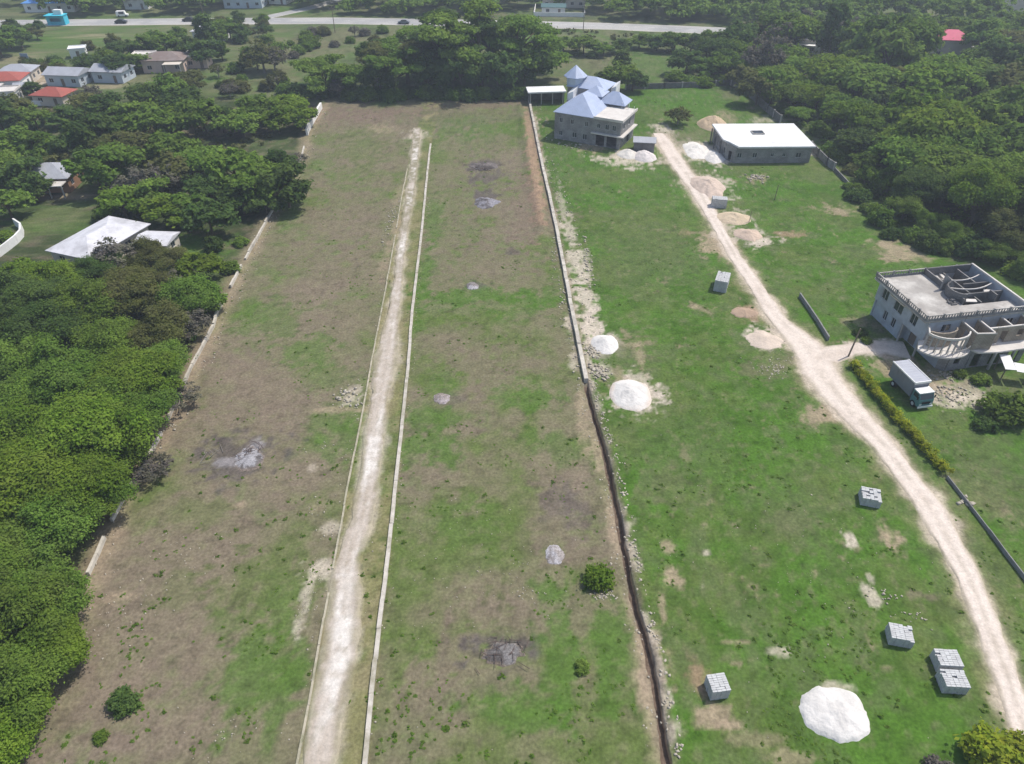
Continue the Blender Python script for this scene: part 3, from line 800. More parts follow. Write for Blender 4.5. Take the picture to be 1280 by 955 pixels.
def block_wall(name, label, px, w, h, m, z0=-.1, jit=.02, posts=None):
    pts = GA(px); c = pts[0]
    e = empty(name, (c[0], c[1], 0)); tag(e, label, "wall")
    mb = MB(); lp = loc(pts, e); strip_wall(mb, lp, w, h, z0, jit, len(label)); mb.build("wall_run", m, e)
    if posts:
        pb = MB()
        for a, b in zip(lp[:-1], lp[1:]):
            n = max(1, int(math.hypot(b[0] - a[0], b[1] - a[1]) / 4))
            for k in range(n + 1):
                x, y = a[0] + (b[0] - a[0]) * k / n, a[1] + (b[1] - a[1]) * k / n
                pb.box(x - .17, x + .17, y - .17, y + .17, z0, h + posts)
        pb.build("post", M['concrete'], e)
    return e

block_wall("block_wall", "dark block wall along the wood behind the white flat roofed building", [(914, 107), (930, 117), (945, 128), (958, 140), (975, 154)], .2, 1.9, M['darkblock'], posts=.15)
block_wall("block_wall", "short grey block wall running forward beside the white flat roofed building", [(1013, 186), (1022, 196), (1033, 207), (1042, 213)], .2, 1.7, M['greyblock'], posts=.1)
block_wall("block_wall", "low dark wall at the edge of the wood past the grass", [(1043, 214), (1056, 228), (1072, 246)], .2, .8, M['darkblock'])
block_wall("block_wall", "dark back wall behind the green lawn beside the blue roofed house", [(782, 112), (830, 110.5), (875, 109), (913, 106)], .2, 1.5, M['darkblock'], posts=.1)
block_wall("block_wall", "short low wall in the grass near the track junction", [(999, 371), (1010, 387), (1022, 405), (1035, 426)], .2, .8, M['parapet'], jit=.08)
block_wall("block_wall", "low grey wall continuing from the end of the yellow hedge", [(1183, 598), (1205, 626), (1235, 665), (1260, 699), (1283, 729), (1330, 790)], .10, .5, M['parapet'], jit=.08)
cw = block_wall("garden_wall", "curved white wall at the left edge beside the garden", [(-16, 328), (0, 321), (12, 312), (22, 304), (29, 296), (29, 288), (20, 282)], .3, 1.5, M['white'], jit=.02)

# ------------------------------------------------------------------ buildings
def add_window(parent, p0, p1, s0, s1, za, zb, t=.2, frame='frame', name="window"):
    """window set into an opening of a wall p0->p1: frame mesh with a glass pane under it"""
    p0, p1 = Vector((*p0, 0)), Vector((*p1, 0)); d = (p1 - p0).normalized(); n = Vector((-d.y, d.x, 0))
    c = p0 + d * (s0 + s1) / 2 + n * t * .5 + Vector((0, 0, (za + zb) / 2))
    hw, hh = (s1 - s0) / 2, (zb - za) / 2
    fb = MB(); k = .05; z = Vector((0, 0, 1))
    for sg in (-1, 1):
        fb.obox(c + d * sg * (hw - k / 2), d * k / 2, n * .04, z * hh)
        fb.obox(c + z * sg * (hh - k / 2), d * (hw - k), n * .04, z * k / 2)
    fb.obox(c, d * k / 2, n * .04, z * (hh - k))
    f = fb.build(name, M[frame], parent)
    gb = MB(); gb.obox(c + n * .02, d * (hw - k), n * .008, z * (hh - k)); gb.build("pane", M['glass'], f)
    return f


def simple_house(name, label, cat, x, y, w, d, rz, h, roof, rh, wm, rm, over=.4, group=None, win=True, gable=False, porch=None):
    """one-storey house: walls with openings, windows, door, roof; origin at the middle of its footprint"""
    e = empty(name, (x, y, 0), rz); tag(e, label, cat, group)
    x0, x1, y0, y1 = -w / 2, w / 2, -d / 2, d / 2
    cs = [(x0, y0), (x1, y0), (x1, y1), (x0, y1)]
    wb = MB(); wins = []
    for i in range(4):
        a, b = cs[i], cs[(i + 1) % 4]
        ln = math.hypot(b[0] - a[0], b[1] - a[1])
        a2, b2 = a, b
        ops = []
        if win:
            n = max(1, int(ln / 3.2))
            for k in range(n):
                s = ln * (k + .5) / n
                if i == 0 and k == n // 2: ops.append((s - .5, s + .5, .05, 2.1, 'door'))
                else: ops.append((s - .65, s + .65, 1.0, 2.1, 'win'))
        t = .2
        if i % 2: # side walls between the front and back walls
            dd = ((b[0] - a[0]) / ln, (b[1] - a[1]) / ln)
            a2 = (a[0] + dd[0] * t, a[1] + dd[1] * t); b2 = (b[0] - dd[0] * t, b[1] - dd[1] * t)
            ops = [(o[0] - t, o[1] - t, *o[2:]) for o in ops]
        wb.wall(a2, b2, -.1, h, t, [o[:4] for o in ops])
        wins += [(a2, b2, o) for o in ops]
    wb.box(x0 + .21, x1 - .21, y0 + .21, y1 - .21, -.1, .06)
    wb.build("wall", M[wm], e)
    for a, b, o in wins:
        if o[4] == 'win': add_window(e, a, b, *o[:4])
        else:
            db = MB(); aa, bb = Vector((*a, 0)), Vector((*b, 0)); dv = (bb - aa).normalized(); nv = Vector((-dv.y, dv.x, 0))
            c = aa + dv * (o[0] + o[1]) / 2 + nv * .1 + Vector((0, 0, (o[2] + o[3]) / 2))
            db.obox(c, dv * .49, nv * .03, Vector((0, 0, (o[3] - o[2]) / 2))); db.build("door", M['timber'], e)
    rb = MB()
    if roof == 'flat':
        rb.box(x0 - over, x1 + over, y0 - over, y1 + over, h, h + .2)
        if rh > 0:
            for (a, b, c, d_) in ((x0 - over, x1 + over, y0 - over, y0 - over + .15), (x0 - over, x1 + over, y1 + over - .15, y1 + over),
                                  (x0 - over, x0 - over + .15, y0 - over + .15, y1 + over - .15), (x1 + over - .15, x1 + over, y0 - over + .15, y1 + over - .15)):
                rb.box(a, b, c, d_, h + .2, h + .2 + rh)
    else:
        rb.hip(x0, x1, y0, y1, h + .12, rh, over, gable)
        if gable:
            if w >= d:
                for xx in (x0, x1 - .2):
                    gb = MB(); gb.poly([(xx, y0, h), (xx, y1, h), (xx, 0, h + rh * .93), (xx + .2, y0, h), (xx + .2, y1, h), (xx + .2, 0, h + rh * .93)], [(0, 1, 2), (5, 4, 3), (0, 3, 4, 1), (1, 4, 5, 2), (2, 5, 3, 0)]); gb.build("gable", M[wm], e)
            else:
                for yy in (y0, y1 - .2):
                    gb = MB(); gb.poly([(x0, yy, h), (x1, yy, h), (0, yy, h + rh * .93), (x0, yy + .2, h), (x1, yy + .2, h), (0, yy + .2, h + rh * .93)], [(2, 1, 0), (3, 4, 5), (1, 4, 3, 0), (2, 5, 4, 1), (0, 3, 5, 2)]); gb.build("gable", M[wm], e)
    rb.build("roof", M[rm], e)
    if porch:
        px0, px1, pd, ph, pm = porch
        pb = MB(); pb.box(px0, px1, y0 - pd - over - .02, y0 - over - .02, ph, ph + .15); pr = pb.build("porch_roof", M[pm], e)
        for sx in (px0 + .2, px1 - .2):
            pb = MB(); pb.box(sx - .12, sx + .12, y0 - pd - over + .2, y0 - pd - over + .44, -.1, ph); pb.build("post", M['concrete'], e)
    return e


# --- white flat-roofed building under construction
def white_building():
    e = empty("flat_roofed_building", (47.6, 153.3, 0), R(1)); tag(e, "single storey grey block building with bright white flat roof", "building")
    W, D, H = 18.3, 14.0, 3.5
    ops_f = [(1.6, 2.6, 1.2, 2.3), (5.0, 6.0, 1.2, 2.3), (9.0, 9.7, 1.4, 2.2), (11.6, 12.3, 1.4, 2.2), (14.6, 15.8, 1.2, 2.3)]
    ops_l = [(2, 3.2, 0.1, 2.3), (6, 7.4, 1.1, 2.3), (9.8, 11, 1.1, 2.3)]
    ops_r = [(2, 3.2, 1.1, 2.3), (8, 9.2, 1.1, 2.3)]
    wb = MB()
    walls = [((1.6, 0), (W, 0), [(a - 1.2, b - 1.2, c, d) for a, b, c, d in ops_f]), ((W, .2), (W, D - .2), ops_r), ((W, D), (0, D), []), ((0, D - .2), (0, 3.0), ops_l),
             ((0, 3.0), (1.6, 0.0), [(1.2, 2.2, .1, 2.2)])]
    for a, b, o in walls: wb.wall(a, b, -.1, H, .2, o)
    wb.box(.4, W - .4, 3, D - .4, -.1, .07)
    wb.build("wall", M['greyblock'], e)
    for a, b, o in walls[:2]:
        for q in o: add_window(e, a, b, *q)
    rb = MB()
    # roof slab with a square light well: four pieces round the hole
    hx0, hx1, hy0, hy1 = 7.2, 9.6, 7.2, 9.0
    o = .45
    rb.prism([(1.9, -o), (W + o, -o), (W + o, hy0), (-o, hy0), (-o, 4.2), (.6, 2.6)], H, H + .35)
    rb.box(-o, hx0, hy0, hy1, H, H + .35); rb.box(hx1, W + o, hy0, hy1, H, H + .35); rb.box(-o, W + o, hy1, D + o, H, H + .35)
    rb.build("roof", M['roofwhite'], e)
    hb = MB(); hb.box(hx0 - .15, hx1 + .15, hy0 - .15, hy0, H + .35, H + .6); hb.box(hx0 - .15, hx1 + .15, hy1, hy1 + .15, H + .35, H + .6)
    hb.box(hx0 - .15, hx0, hy0, hy1, H + .35, H + .6); hb.box(hx1, hx1 + .15, hy0, hy1, H + .35, H + .6)
    hb.build("light_well_rim", M['concrete'], e)
    for (x, y) in ((-.2, 12.5), (-.2, 9), (0.1, 5)):
        cb = MB(); cb.box(x - .7, x - .45, y - .12, y + .12, -.1, H); cb.build("column", M['darkblock'], e)
white_building()


# --- blue-roofed two-storey house
def blue_house():
    e = empty("blue_roofed_house", (24.7, 161.6, 0), math.atan2(-7.4, 14.7)); tag(e, "large two storey grey house with pale blue hipped metal roofs", "house")
    # local x: along the front from left (-16.4) to the right corner (0); y: back
    W, D, H = 16.4, 14.5, 6.2
    wb = MB()
    up = [(1.2, 2.0, 4.0, 5.1), (4.0, 4.8, 4.0, 5.1), (7.6, 8.4, 4.0, 5.1), (10.6, 11.4, 4.1, 5.1), (12.6, 13.5, 4.0, 5.2), (14.3, 15.2, 4.0, 5.2)]
    lo = [(1.2, 2.1, 1.0, 2.1), (4.6, 5.7, 1.0, 2.2), (7.2, 8.3, .9, 2.2), (10.5, 12.6, .05, 2.6), (13.2, 15.6, .05, 2.6)]
    walls = [((-W, 0), (0, 0), up + lo), ((0, .2), (0, D - 5.2), [(1.5, 2.6, .9, 2.3), (4.6, 6.2, .05, 2.4), (1.5, 2.6, 4.0, 5.2), (5, 6.2, 4.0, 5.2)]),
             ((0, D - 5), (-3.5, D - 5), []), ((-3.5, D - 5), (-3.5, D), []), ((-3.5, D), (-W, D), []), ((-W, D - .2), (-W, .2), [(3, 4, 1, 2.1), (9, 10, 1, 2.1), (3, 4, 4, 5.1), (9, 10, 4, 5.1)])]
    for a, b, o in walls: wb.wall(a, b, -.1, H, .2, o)
    wb.box(-W + .21, -.21, .21, D - 5.3, 2.9, 3.1); wb.box(-W + .21, -.21, .21, D - 5.3, -.1, .05)
    wb.build("wall", M['greyblock'], e)
    for a, b, o in (walls[0], walls[1], walls[5]):
        for q in o:
            if q[2] > .5: add_window(e, a, b, *q)
    sb = MB(); sb.box(-7.0, .9, -.7, 0, 2.85, 3.1); sb.box(.0, .9, 0, D - 5, 2.85, 3.1); sb.build("balcony_ledge", M['slabpale'], e)
    sb = MB(); sb.box(-6.6, .5, -.5, D - 4.8, H, H + .25); s = sb.build("flat_roof", M['slabpale'], e)
    pb = MB(); pb.box(-6.6, .5, -.5, -.3, H + .25, H + .55); pb.box(.3, .5, -.3, D - 4.8, H + .25, H + .55); pb.build("parapet", M['slabpale'], s)
    for (x, y) in ((.3, 7.5), (-1.5, 9.0), (-3.2, 9.0)):
        pb = MB(); pb.tube((x, y, H), (x, y, H + 1.5), .07, .07); pb.build("column", M['white'], e)
    rb = MB(); rb.hip(-W, -6.8, 0, 12.0, H + .12, 3.4, .35); rb.build("roof", M['blueroof'], e)["label"] = "large front hipped roof"
    rb = MB(); rb.hip(-9.0, -2.6, 8.8, 13.6, H + .9, 2.2, .3); rb.build("roof", M['blueroof'], e)["label"] = "lower hipped roof at the right back"
    RX = -4.0
    wb = MB(); wb.box(-14.6 + RX, -5.0 + RX, 12.2, 19.5, -.1, 8.6); wb.build("rear_wing", M['greyblock'], e)
    rb = MB(); rb.hip(-14.6 + RX, -5.0 + RX, 12.2, 19.5, 8.72, 1.9, .3); rb.build("roof", M['blueroof'], e)["label"] = "upper roof of the rear wing"
    rb = MB(); rb.hip(-13.2, -8.4, 9.0, 13.6, 8.3, 1.7, .2); rb.build("roof", M['blueroof'], e)["label"] = "small joining roof between front and rear"
    wb = MB(); wb.prism([(-13.6 + RX + 2.1 * math.cos(k * math.pi / 4 + .39) + .2, 14.2 + 2.1 * math.sin(k * math.pi / 4 + .39)) for k in range(8)], 8.72, 10.7); wb.build("turret", M['paleblue'], e)
    rb = MB()
    ring = [(-13.4 + RX + 2.9 * math.cos(k * math.pi / 4 + .39), 14.2 + 2.9 * math.sin(k * math.pi / 4 + .39)) for k in range(8)]
    rb.poly([(*p, 10.6) for p in ring] + [(*p, 10.75) for p in ring] + [(-13.4 + RX, 14.2, 13.2)],
            [tuple(range(7, -1, -1))] + [(i, (i + 1) % 8, 8 + (i + 1) % 8, 8 + i) for i in range(8)] + [(8 + i, 8 + (i + 1) % 8, 16) for i in range(8)])
    rb.build("turret_roof", M['blueroof'], e)
    for (x0, x1, y0, y1, z) in ((-W - .9, -W + .6, 9.3, 12.5, 7.2), (-4.9 + RX, -3.6 + RX, 16.5, 19.4, 7.6)):
        g = MB(); g.poly([(x0, y0, H), (x1, y0, H), (x1, y1, H), (x0, y1, H), (x0, y0, z + .6), (x1, y0, z + 1.3), (x1, y1, z + 1.9), (x0, y1, z + 1.1)],
                         [(0, 3, 2, 1), (4, 5, 6, 7), (0, 1, 5, 4), (1, 2, 6, 5), (2, 3, 7, 6), (3, 0, 4, 7)])
        g.build("white_gable", M['white'], e)
blue_house()

# annex: open white-roofed shed beside the long wall
def open_shed():
    e = empty("open_shed", (4.6, 194.2, 0), R(6)); tag(e, "long open shed with white flat roof behind the blue roofed house", "shed")
    wb = MB(); wb.wall((9.4, 4.2), (0, 4.2), -.1, 3, .2); wb.wall((0, 4.0), (0, 0), -.1, 3, .2); wb.wall((9.4, 0), (9.4, 4.0), -.1, 3, .2); wb.build("wall", M['darkblock'], e)
    rb = MB(); rb.box(-.4, 9.8, -.5, 4.6, 3.0, 3.35); rb.build("roof", M['roofwhite'], e)
    for x in (.3, 3.2, 6.2, 9.0):
        pb = MB(); pb.box(x - .1, x + .1, -.2, 0, -.1, 3); pb.build("post", M['concrete'], e)
open_shed()
simple_house("small_shed", "small low shed with grey sheet roof at the right end of the blue roofed house", "shed", 30.3, 161.3, 4.6, 3.2, R(-8), 2.3, 'gable', .7, 'darkblock', 'greyroof', .3, win=False, gable=True)


# --- unfinished house with the roof terrace
def unfinished_house():
    e = empty("unfinished_house", (56.3, 80.6, 0), R(10)); tag(e, "unfinished two storey concrete house with roof terrace and open curved front rooms", "house")
    W, D = 15.2, 11.6
    wb = MB()
    left_ops = [(1.2, 2.6, 3.9, 5.6), (4.2, 6.2, 3.8, 5.6), (8.0, 9.4, 3.9, 5.6)]
    X0 = .7
    wb.wall((X0, D), (X0, 0), 3.0, 6.3, .22, left_ops)
    front_up = [(2.0, 3.4, 4.3, 5.5), (12.0, 13.1, 4.4, 5.4)]
    wb.wall((X0 + .22, 0), (W - .22, 0), 3.0, 6.3, .22, front_up)
    wb.wall((W, 0), (W, D), -.1, 7.4, .22, [(3, 4, 4, 5.3), (7, 8, 4, 5.3), (3, 4, 1, 2.3)])
    wb.wall((W - .22, D), (X0 + .22, D), -.1, 6.3, .22, [(3, 4, 4, 5.3), (9, 10, 4, 5.3)])
    low_ops = [(2.2, 3.1, .9, 2.4), (4.2, 5.1, .9, 2.4)]
    wb.wall((1.1, D - .22), (1.1, 5.0), -.1, 2.98, .22, low_ops)
    wb.wall((1.32, 5.0), (2.4, 5.0), -.1, 2.98, .22)
    wb.wall((2.2, 4.98), (2.2, -2.4), -.1, 2.98, .22, [(.9, 2.3, .05, 2.4), (3.6, 4.6, .9, 2.2)])
    w = wb.build("wall", M['weatherblue'], e)
    for o in left_ops: add_window(e, (X0, D), (X0, 0), *o, t=.22)
    for o in front_up: add_window(e, (X0 + .22, 0), (W - .22, 0), *o, t=.22)
    for o in low_ops: add_window(e, (1.1, D - .22), (1.1, 5.0), *o, t=.22)
    db = MB(); db.obox((2.31, 4.98 - 1.6, 1.2), (.03, 0, 0), (0, .68, 0), (0, 0, 1.15)); db.build("door", M['timber'], e)
    for y in (.6, 4.4):
        pb = MB(); pb.box(.75, .95, y - .1, y + .1, -.1, 2.98); pb.build("post", M['concrete'], e)
    # roof terrace slab: L shape, the right back part is open down to the floor below
    VX, VY = 7.4, 2.6
    sb = MB(); sb.prism([(-.35, -.3), (W + .2, -.3), (W + .2, VY), (VX, VY), (VX, D + .2), (-.35, D + .2)], 6.3, 6.55); sb.build("roof_terrace", M['slab'], e)
    fb = MB(); fb.box(.95, W - .25, .25, D - .25, 3.0, 3.2); fb.box(2.45, W - .25, .25, D - .25, -.1, .06); fb.build("floor_slab", M['concrete'], e)
    # parapet: kerb, posts and rail
    for name, a, b in (("front", (-.3, -.25), (W + .1, -.25)), ("left", (-.3, D + .1), (-.3, -.1)), ("back", (W + .1, D + .1), (-.2, D + .1))):
        pb = MB(); pb.wall(a, b, 6.55, 6.85, .14)
        ln = math.hypot(b[0] - a[0], b[1] - a[1]); n = int(ln / .42); dx, dy = (b[0] - a[0]) / ln, (b[1] - a[1]) / ln
        for k in range(n + 1):
            s = ln * k / n; r = .12 if k % 6 == 0 else .05; hz = 7.5 if k % 6 == 0 else 7.3
            x, y = a[0] + dx * s - dy * .07, a[1] + dy * s + dx * .07
            pb.box(x - r, x + r, y - r, y + r, 6.85, hz)
        p = pb.build("parapet", M['parapet'], e)
        rb = MB(); rb.wall(a, b, 7.3, 7.42, .14); rb.build("rail", M['slab'], p)
    # walls round the open well, block walls of the room inside, bond beams
    ib = MB()
    ib.wall((VX, VY + .2), (VX, D), 3.2, 7.4, -.2, [(3.5, 4.6, 3.2, 5.4)])
    ib.wall((VX - .2, VY), (W - .22, VY), 3.2, 6.3, .2, [(1.5, 2.5, 4.2, 5.4)])
    ib.wall((VX, D - .24), (W - .22, D - .24), 6.3, 7.5, .24)
    ib.wall((10.6, VY + .2), (10.6, D - .3), 3.2, 6.6, .2, [(2, 3, 3.2, 5.4)])
    ib.wall((10.8, 7.2), (W - .24, 7.2), 3.2, 6.9, .2, [(1.2, 2.2, 3.2, 5.3)])
    ib.wall((VX + .2, 4.4), (W - .24, 4.4), 3.2, 7.1, .2, [(2, 3, 3.2, 5.3), (5, 6, 4.2, 5.3)])
    ib.wall((12.8, 7.4), (12.8, D - .3), 3.2, 7.0, .2)
    ib.wall((12.6, VY + .2), (12.6, 4.2), 6.3, 7.6, .2)
    ib.build("inner_wall", M['darkblock'], e)
    bb = MB()
    for y0, z in ((9.2, 6.9), (6.6, 6.95)):
        for q in range(8):
            xa, xb = VX + (W - .24 - VX) * q / 8, VX + (W - .24 - VX) * (q + 1) / 8
            ya, yb = (y0 - 1.1 * math.sin(math.pi * q / 8), y0 - 1.1 * math.sin(math.pi * (q + 1) / 8))
            bb.wall((xa, ya), (xb, yb), z, z + .16, .13)
    bb.box(W - .24, W + .02, .2, D - .05, 7.4, 7.62); bb.build("bond_beam", M['slabpale'], e)
    for (x, y, w_, d_) in ((8.6, 10.4, .7, 1.1), (10.2, 10.2, .5, 1.4), (14.0, 5.3, 1.3, .9), (9.2, 3.4, .9, .5)):
        pb = MB(); pb.prism([(x - w_, y - d_ * .3), (x + w_ * .7, y - d_), (x + w_, y + d_ * .4), (x - w_ * .4, y + d_)], 6.58 if y < 3.6 else 3.22, 6.68 if y < 3.6 else 6.4); pb.build("plaster_panel", M['slabpale'], e)
    # curved stair turret, stepped gable piece and stacked materials
    tb = MB()
    arc = [(8.3 + 1.7 * math.cos(t), 5.0 + 1.9 * math.sin(t)) for t in np.linspace(R(100), R(260), 9)]
    for a, b in zip(arc[:-1], arc[1:]): tb.wall(a, b, 6.55, 7.9, .2)
    tb.build("stair_wall", M['darkblock'], e)
    rb = MB(); rb.poly([(7.0, 6.9, 6.56), (9.0, 6.9, 6.56), (9.0, 7.2, 6.56), (7.0, 7.2, 6.56), (7.0, 6.9, 9.0), (9.0, 6.9, 7.2), (9.0, 7.2, 7.2), (7.0, 7.2, 9.0)],
                       [(0, 3, 2, 1), (4, 5, 6, 7), (0, 1, 5, 4), (1, 2, 6, 5), (2, 3, 7, 6), (3, 0, 4, 7)]); rb.build("stepped_wall", M['greyblock'], e)
    # second-floor front rooms without a roof: curved bay on the left, straight rooms to the right
    F0 = 3.05
    bay = [(.6, -.02)] + [(2.6 + 3.2 * math.cos(t), -1.1 + 2.6 * math.sin(t)) for t in np.linspace(R(195), R(330), 10)]
    cb = MB()
    for a, b in zip(bay[:-1], bay[1:]): cb.wall(a, b, 5.45, 5.75, .18)
    cb.build("ring_beam", M['slabpale'], e)
    for k in range(1, len(bay)):
        pb = MB(); x, y = bay[k]; pb.box(x - .06, x + .10, y - .0, y + .16, F0 + .2, 5.45); pb.build("bay_post", M['concrete'], e)
    ib2 = MB()
    arc2 = [(2.4 + 2.2 * math.cos(t), -.7 + 1.3 * math.sin(t)) for t in np.linspace(R(200), R(350), 7)]
    for a, b in zip(arc2[:-1], arc2[1:]): ib2.wall(a, b, 3.25, 5.5, .18)
    ib2.wall((5.6, -.05), (5.6, -3.0), 3.25, 5.75, .2, [(1, 2, 3.25, 5.2)])
    ib2.wall((8.1, -.05), (8.1, -3.6), 3.25, 5.75, .2)
    ib2.wall((5.6, -3.2), (8.3, -3.6), 3.25, 5.75, .2)
    ib2.wall((8.3, -2.4), (15.0, -2.4), 3.25, 5.75, .2, [(2, 3, 3.25, 5.2), (4.6, 5.6, 4.1, 5.2)])
    ib2.wall((11.6, -.05), (11.6, -2.2), 3.25, 5.75, .2)
    ib2.wall((15.0, -2.4), (15.0, -.05), 3.25, 5.75, .2)
    ib2.build("front_room_wall", M['tanblock'], e)
    tp = MB()
    for a, b in (((5.6, -.05), (5.6, -3.0)), ((8.1, -.05), (8.1, -3.6)), ((5.6, -3.2), (8.3, -3.6)), ((8.3, -2.4), (15.0, -2.4)), ((11.6, -.05), (11.6, -2.2)), ((15.0, -2.4), (15.0, -.05))):
        tp.wall(a, b, 5.75, 5.9, .2)
    tp.build("bond_beam", M['slabpale'], e)
    slab = [(.1, -.02)] + [(2.6 + 3.9 * math.cos(t), -1.2 + 3.3 * math.sin(t)) for t in np.linspace(R(190), R(325), 12)] + [(6.4, -4.0), (9.0, -4.3), (15.6, -4.1), (15.6, -.02)]
    sb = MB(); sb.prism(slab, F0 - .05, F0 + .18); sb.build("balcony_slab", M['slabpale'], e)
    # ground floor set back under the balcony, posts along its edge
    gb = MB(); gb.wall((2.2, -2.42), (2.9, -3.3), -.1, 2.98, .2); gb.wall((3.05, -3.35), (6.0, -3.3), -.1, 2.98, .2, [(.8, 1.7, 1, 2.2)])
    gb.wall((6.2, -3.2), (15, -3.0), -.1, 3.0, .2, [(.6, 1.9, .05, 2.3), (3.4, 5.2, .05, 2.3), (6.2, 7.9, .05, 2.3)])
    gb.build("ground_floor_wall", M['greyblock'], e)
    for (x, y) in ((9.2, -4.0), (12.2, -3.9), (15.2, -3.9)):
        pb = MB(); pb.box(x - .14, x + .14, y - .14, y + .14, -.1, F0 - .05); pb.build("post", M['concrete'], e)
    rb = MB()
    for k in range(3, 11, 1):
        x, y = slab[k + 1]
        rb.tube((x * .97 + .07, y * .96, F0 + .18), (x * .97 + .07, y * .96, F0 + 1.15), .03, .03, 5)
    for a, b in zip(slab[4:11], slab[5:12]): rb.tube((a[0] * .97 + .07, a[1] * .96, F0 + 1.15), (b[0] * .97 + .07, b[1] * .96, F0 + 1.15), .035, .035, 5)
    rb.build("balcony_rail", M['concrete'], e)
    for (x, y) in ((5.7, -.4), (5.7, -2.8), (8.2, -.4), (8.2, -3.4), (11.7, -2.2), (14.9, -2.2), (14.9, -.4), (9.8, -2.3), (13.2, -2.3)):
        sb = MB(); sb.tube((x, y, 5.85), (x + .05, y + .04, 6.9), .02, .02, 4); sb.build("starter_bar", M['rust'], e)
    # awning over the upper left windows
    ab = MB(); ab.box(-.1, .69, 4.6, 7.9, 5.85, 6.0); ab.build("window_hood", M['cream'], e)
    return e
UH = unfinished_house()
c10, s10 = math.cos(R(10)), math.sin(R(10))
def uh(x, y): return (56.3 + c10 * x - s10 * y, 80.6 + s10 * x + c10 * y)
# loose materials on the terrace
rr = random.Random(5)
for (x, y, n, lab) in ((6.4, 3.6, 9, "dark heap of broken blocks on the roof terrace of the unfinished house"),):
    mbx = MB()
    for k in range(n * 3):
        a, r = rr.uniform(0, 6.28), rr.uniform(0, .8)
        t = rr.uniform(0, 3.14); h = max(0.05, .5 - r * .5)
        mbx.obox((r * math.cos(a), r * math.sin(a), rr.uniform(.08, h)), (.19 * math.cos(t), .19 * math.sin(t), 0), (-.1 * math.sin(t), .1 * math.cos(t), 0), (0, .02, .09))
    o = mbx.build("rubble_heap", M['darkblock'] if n == 9 else M['slabpale']); px, py = uh(x, y); o.location = (px, py, 6.55); tag(o, lab, "rubble")

# white panel and open shed at the right edge, below the unfinished house
def lean_to():
    x, y = G(1268, 478); e = empty("lean_to", (x, y, 0), R(-14)); tag(e, "broken white sheet lean to at the right edge below the unfinished house", "shed")
    for (dx, dy, w, d, z, a) in ((-1.4, 1.2, 1.3, 3.2, 2.3, .05), (0.5, .5, 2.2, 1.8, 2.1, -.06), (2.9, .9, 2.2, 2.4, 2.2, .04)):
        mb = MB(); mb.obox((dx, dy, z), (w / 2, 0, a), (0, d / 2, .1), (0, 0, .03)); mb.build("roof_sheet", M['white'], e)
    for (dx, dy) in ((-1.9, -.2), (3.8, -.1), (3.8, 1.9), (-1.9, 2.6), (1, -.2)):
        mb = MB(); mb.box(dx - .06, dx + .06, dy - .06, dy + .06, -.1, 2.02); mb.build("post", M['timber'], e)
lean_to()

(WHX, WHY), (CRX, CRY) = G(1022, 50, 3.5), G(1190, 42, 6.5)
# --- houses on the left and far away
simple_house("white_roofed_house", "bungalow with faded white sheet roof among trees left of the bare plots", "house", -71.8, 112.4, 8.6, 13.2, R(-20), 2.8, 'hip', 1.3, 'cream', 'whiteroof', .5)
simple_house("outbuilding", "small outbuilding with pale lean sheet roof right of the white roofed bungalow", "house", -62.0, 112.4, 5.4, 4.6, R(-4), 2.5, 'gable', .6, 'cream', 'whiteroof', .4, gable=True)
simple_house("grey_brown_house", "brown walled house with worn grey roof half hidden by trees at the left edge", "house", -95.6, 141.2, 10.5, 7.6, R(4), 3.0, 'hip', 1.8, 'brownwall', 'greyroof', .5, porch=(2.4, 5.4, 2.6, 2.5, 'slabpale'))
simple_house("pale_blue_bungalow", "left one of the two small grey roofed bungalows with pale blue walls", "house", -127.2, 214.2, 10, 7.0, R(-6), 3.0, 'gable', 1.3, 'paleblue', 'greyroof', .5, gable=True)
simple_house("pale_blue_bungalow", "right one of the two small grey roofed bungalows with pale blue walls", "house", -116.0, 217.6, 9, 7.0, R(-6), 3.0, 'gable', 1.3, 'paleblue', 'greyroof', .5, gable=True)
simple_house("red_roofed_house", "low house with bright red roof in front of the grey roofed bungalows", "house", -122.3, 196.2, 8.6, 6.2, R(-8), 2.6, 'hip', 1.4, 'cream', 'redroof', .5)
simple_house("brown_roofed_house", "white walled house with rusty brown red roof at the far left", "house", -141.5, 208.0, 9.5, 7.5, R(10), 3.2, 'hip', 1.5, 'white', 'redroof', .4, porch=(-4, 1, 2.5, 2.7, 'slabpale'))
simple_house("cream_house", "cream house with dull brown roof at the left edge of the far hamlet", "house", -151.5, 203.0, 9, 7, R(-5), 3.0, 'hip', 1.4, 'cream', 'brownroof', .4)
simple_house("flat_roofed_cottage", "small white flat roofed cottage between the red roof and the left edge", "house", -137.0, 197.2, 8, 5.2, R(12), 2.8, 'flat', .3, 'white', 'slabpale', .3)
simple_house("peach_house", "peach walled house with brown roof among trees right of the bungalows", "house", -104.6, 228.6, 12, 8.0, R(5), 3.4, 'hip', 1.6, 'peach', 'brownroof', .5, porch=(1, 6, 3, 3.0, 'cream'))
simple_house("annex_house", "small pale flat roofed annex left of the peach house", "house", -113.4, 233.0, 6, 6, R(5), 3.0, 'flat', .25, 'cream', 'slabpale', .3)
simple_house("white_cottage", "white roofed cottage among trees just below the main road", "house", -103.5, 265.5, 10, 7, R(-4), 3.2, 'hip', 1.6, 'white', 'whiteroof', .5)
simple_house("white_hut", "tiny white hut at the edge of the trees in the far left field", "house", -138.5, 243.0, 4.5, 4, R(20), 2.6, 'flat', .2, 'white', 'roofwhite', .3)
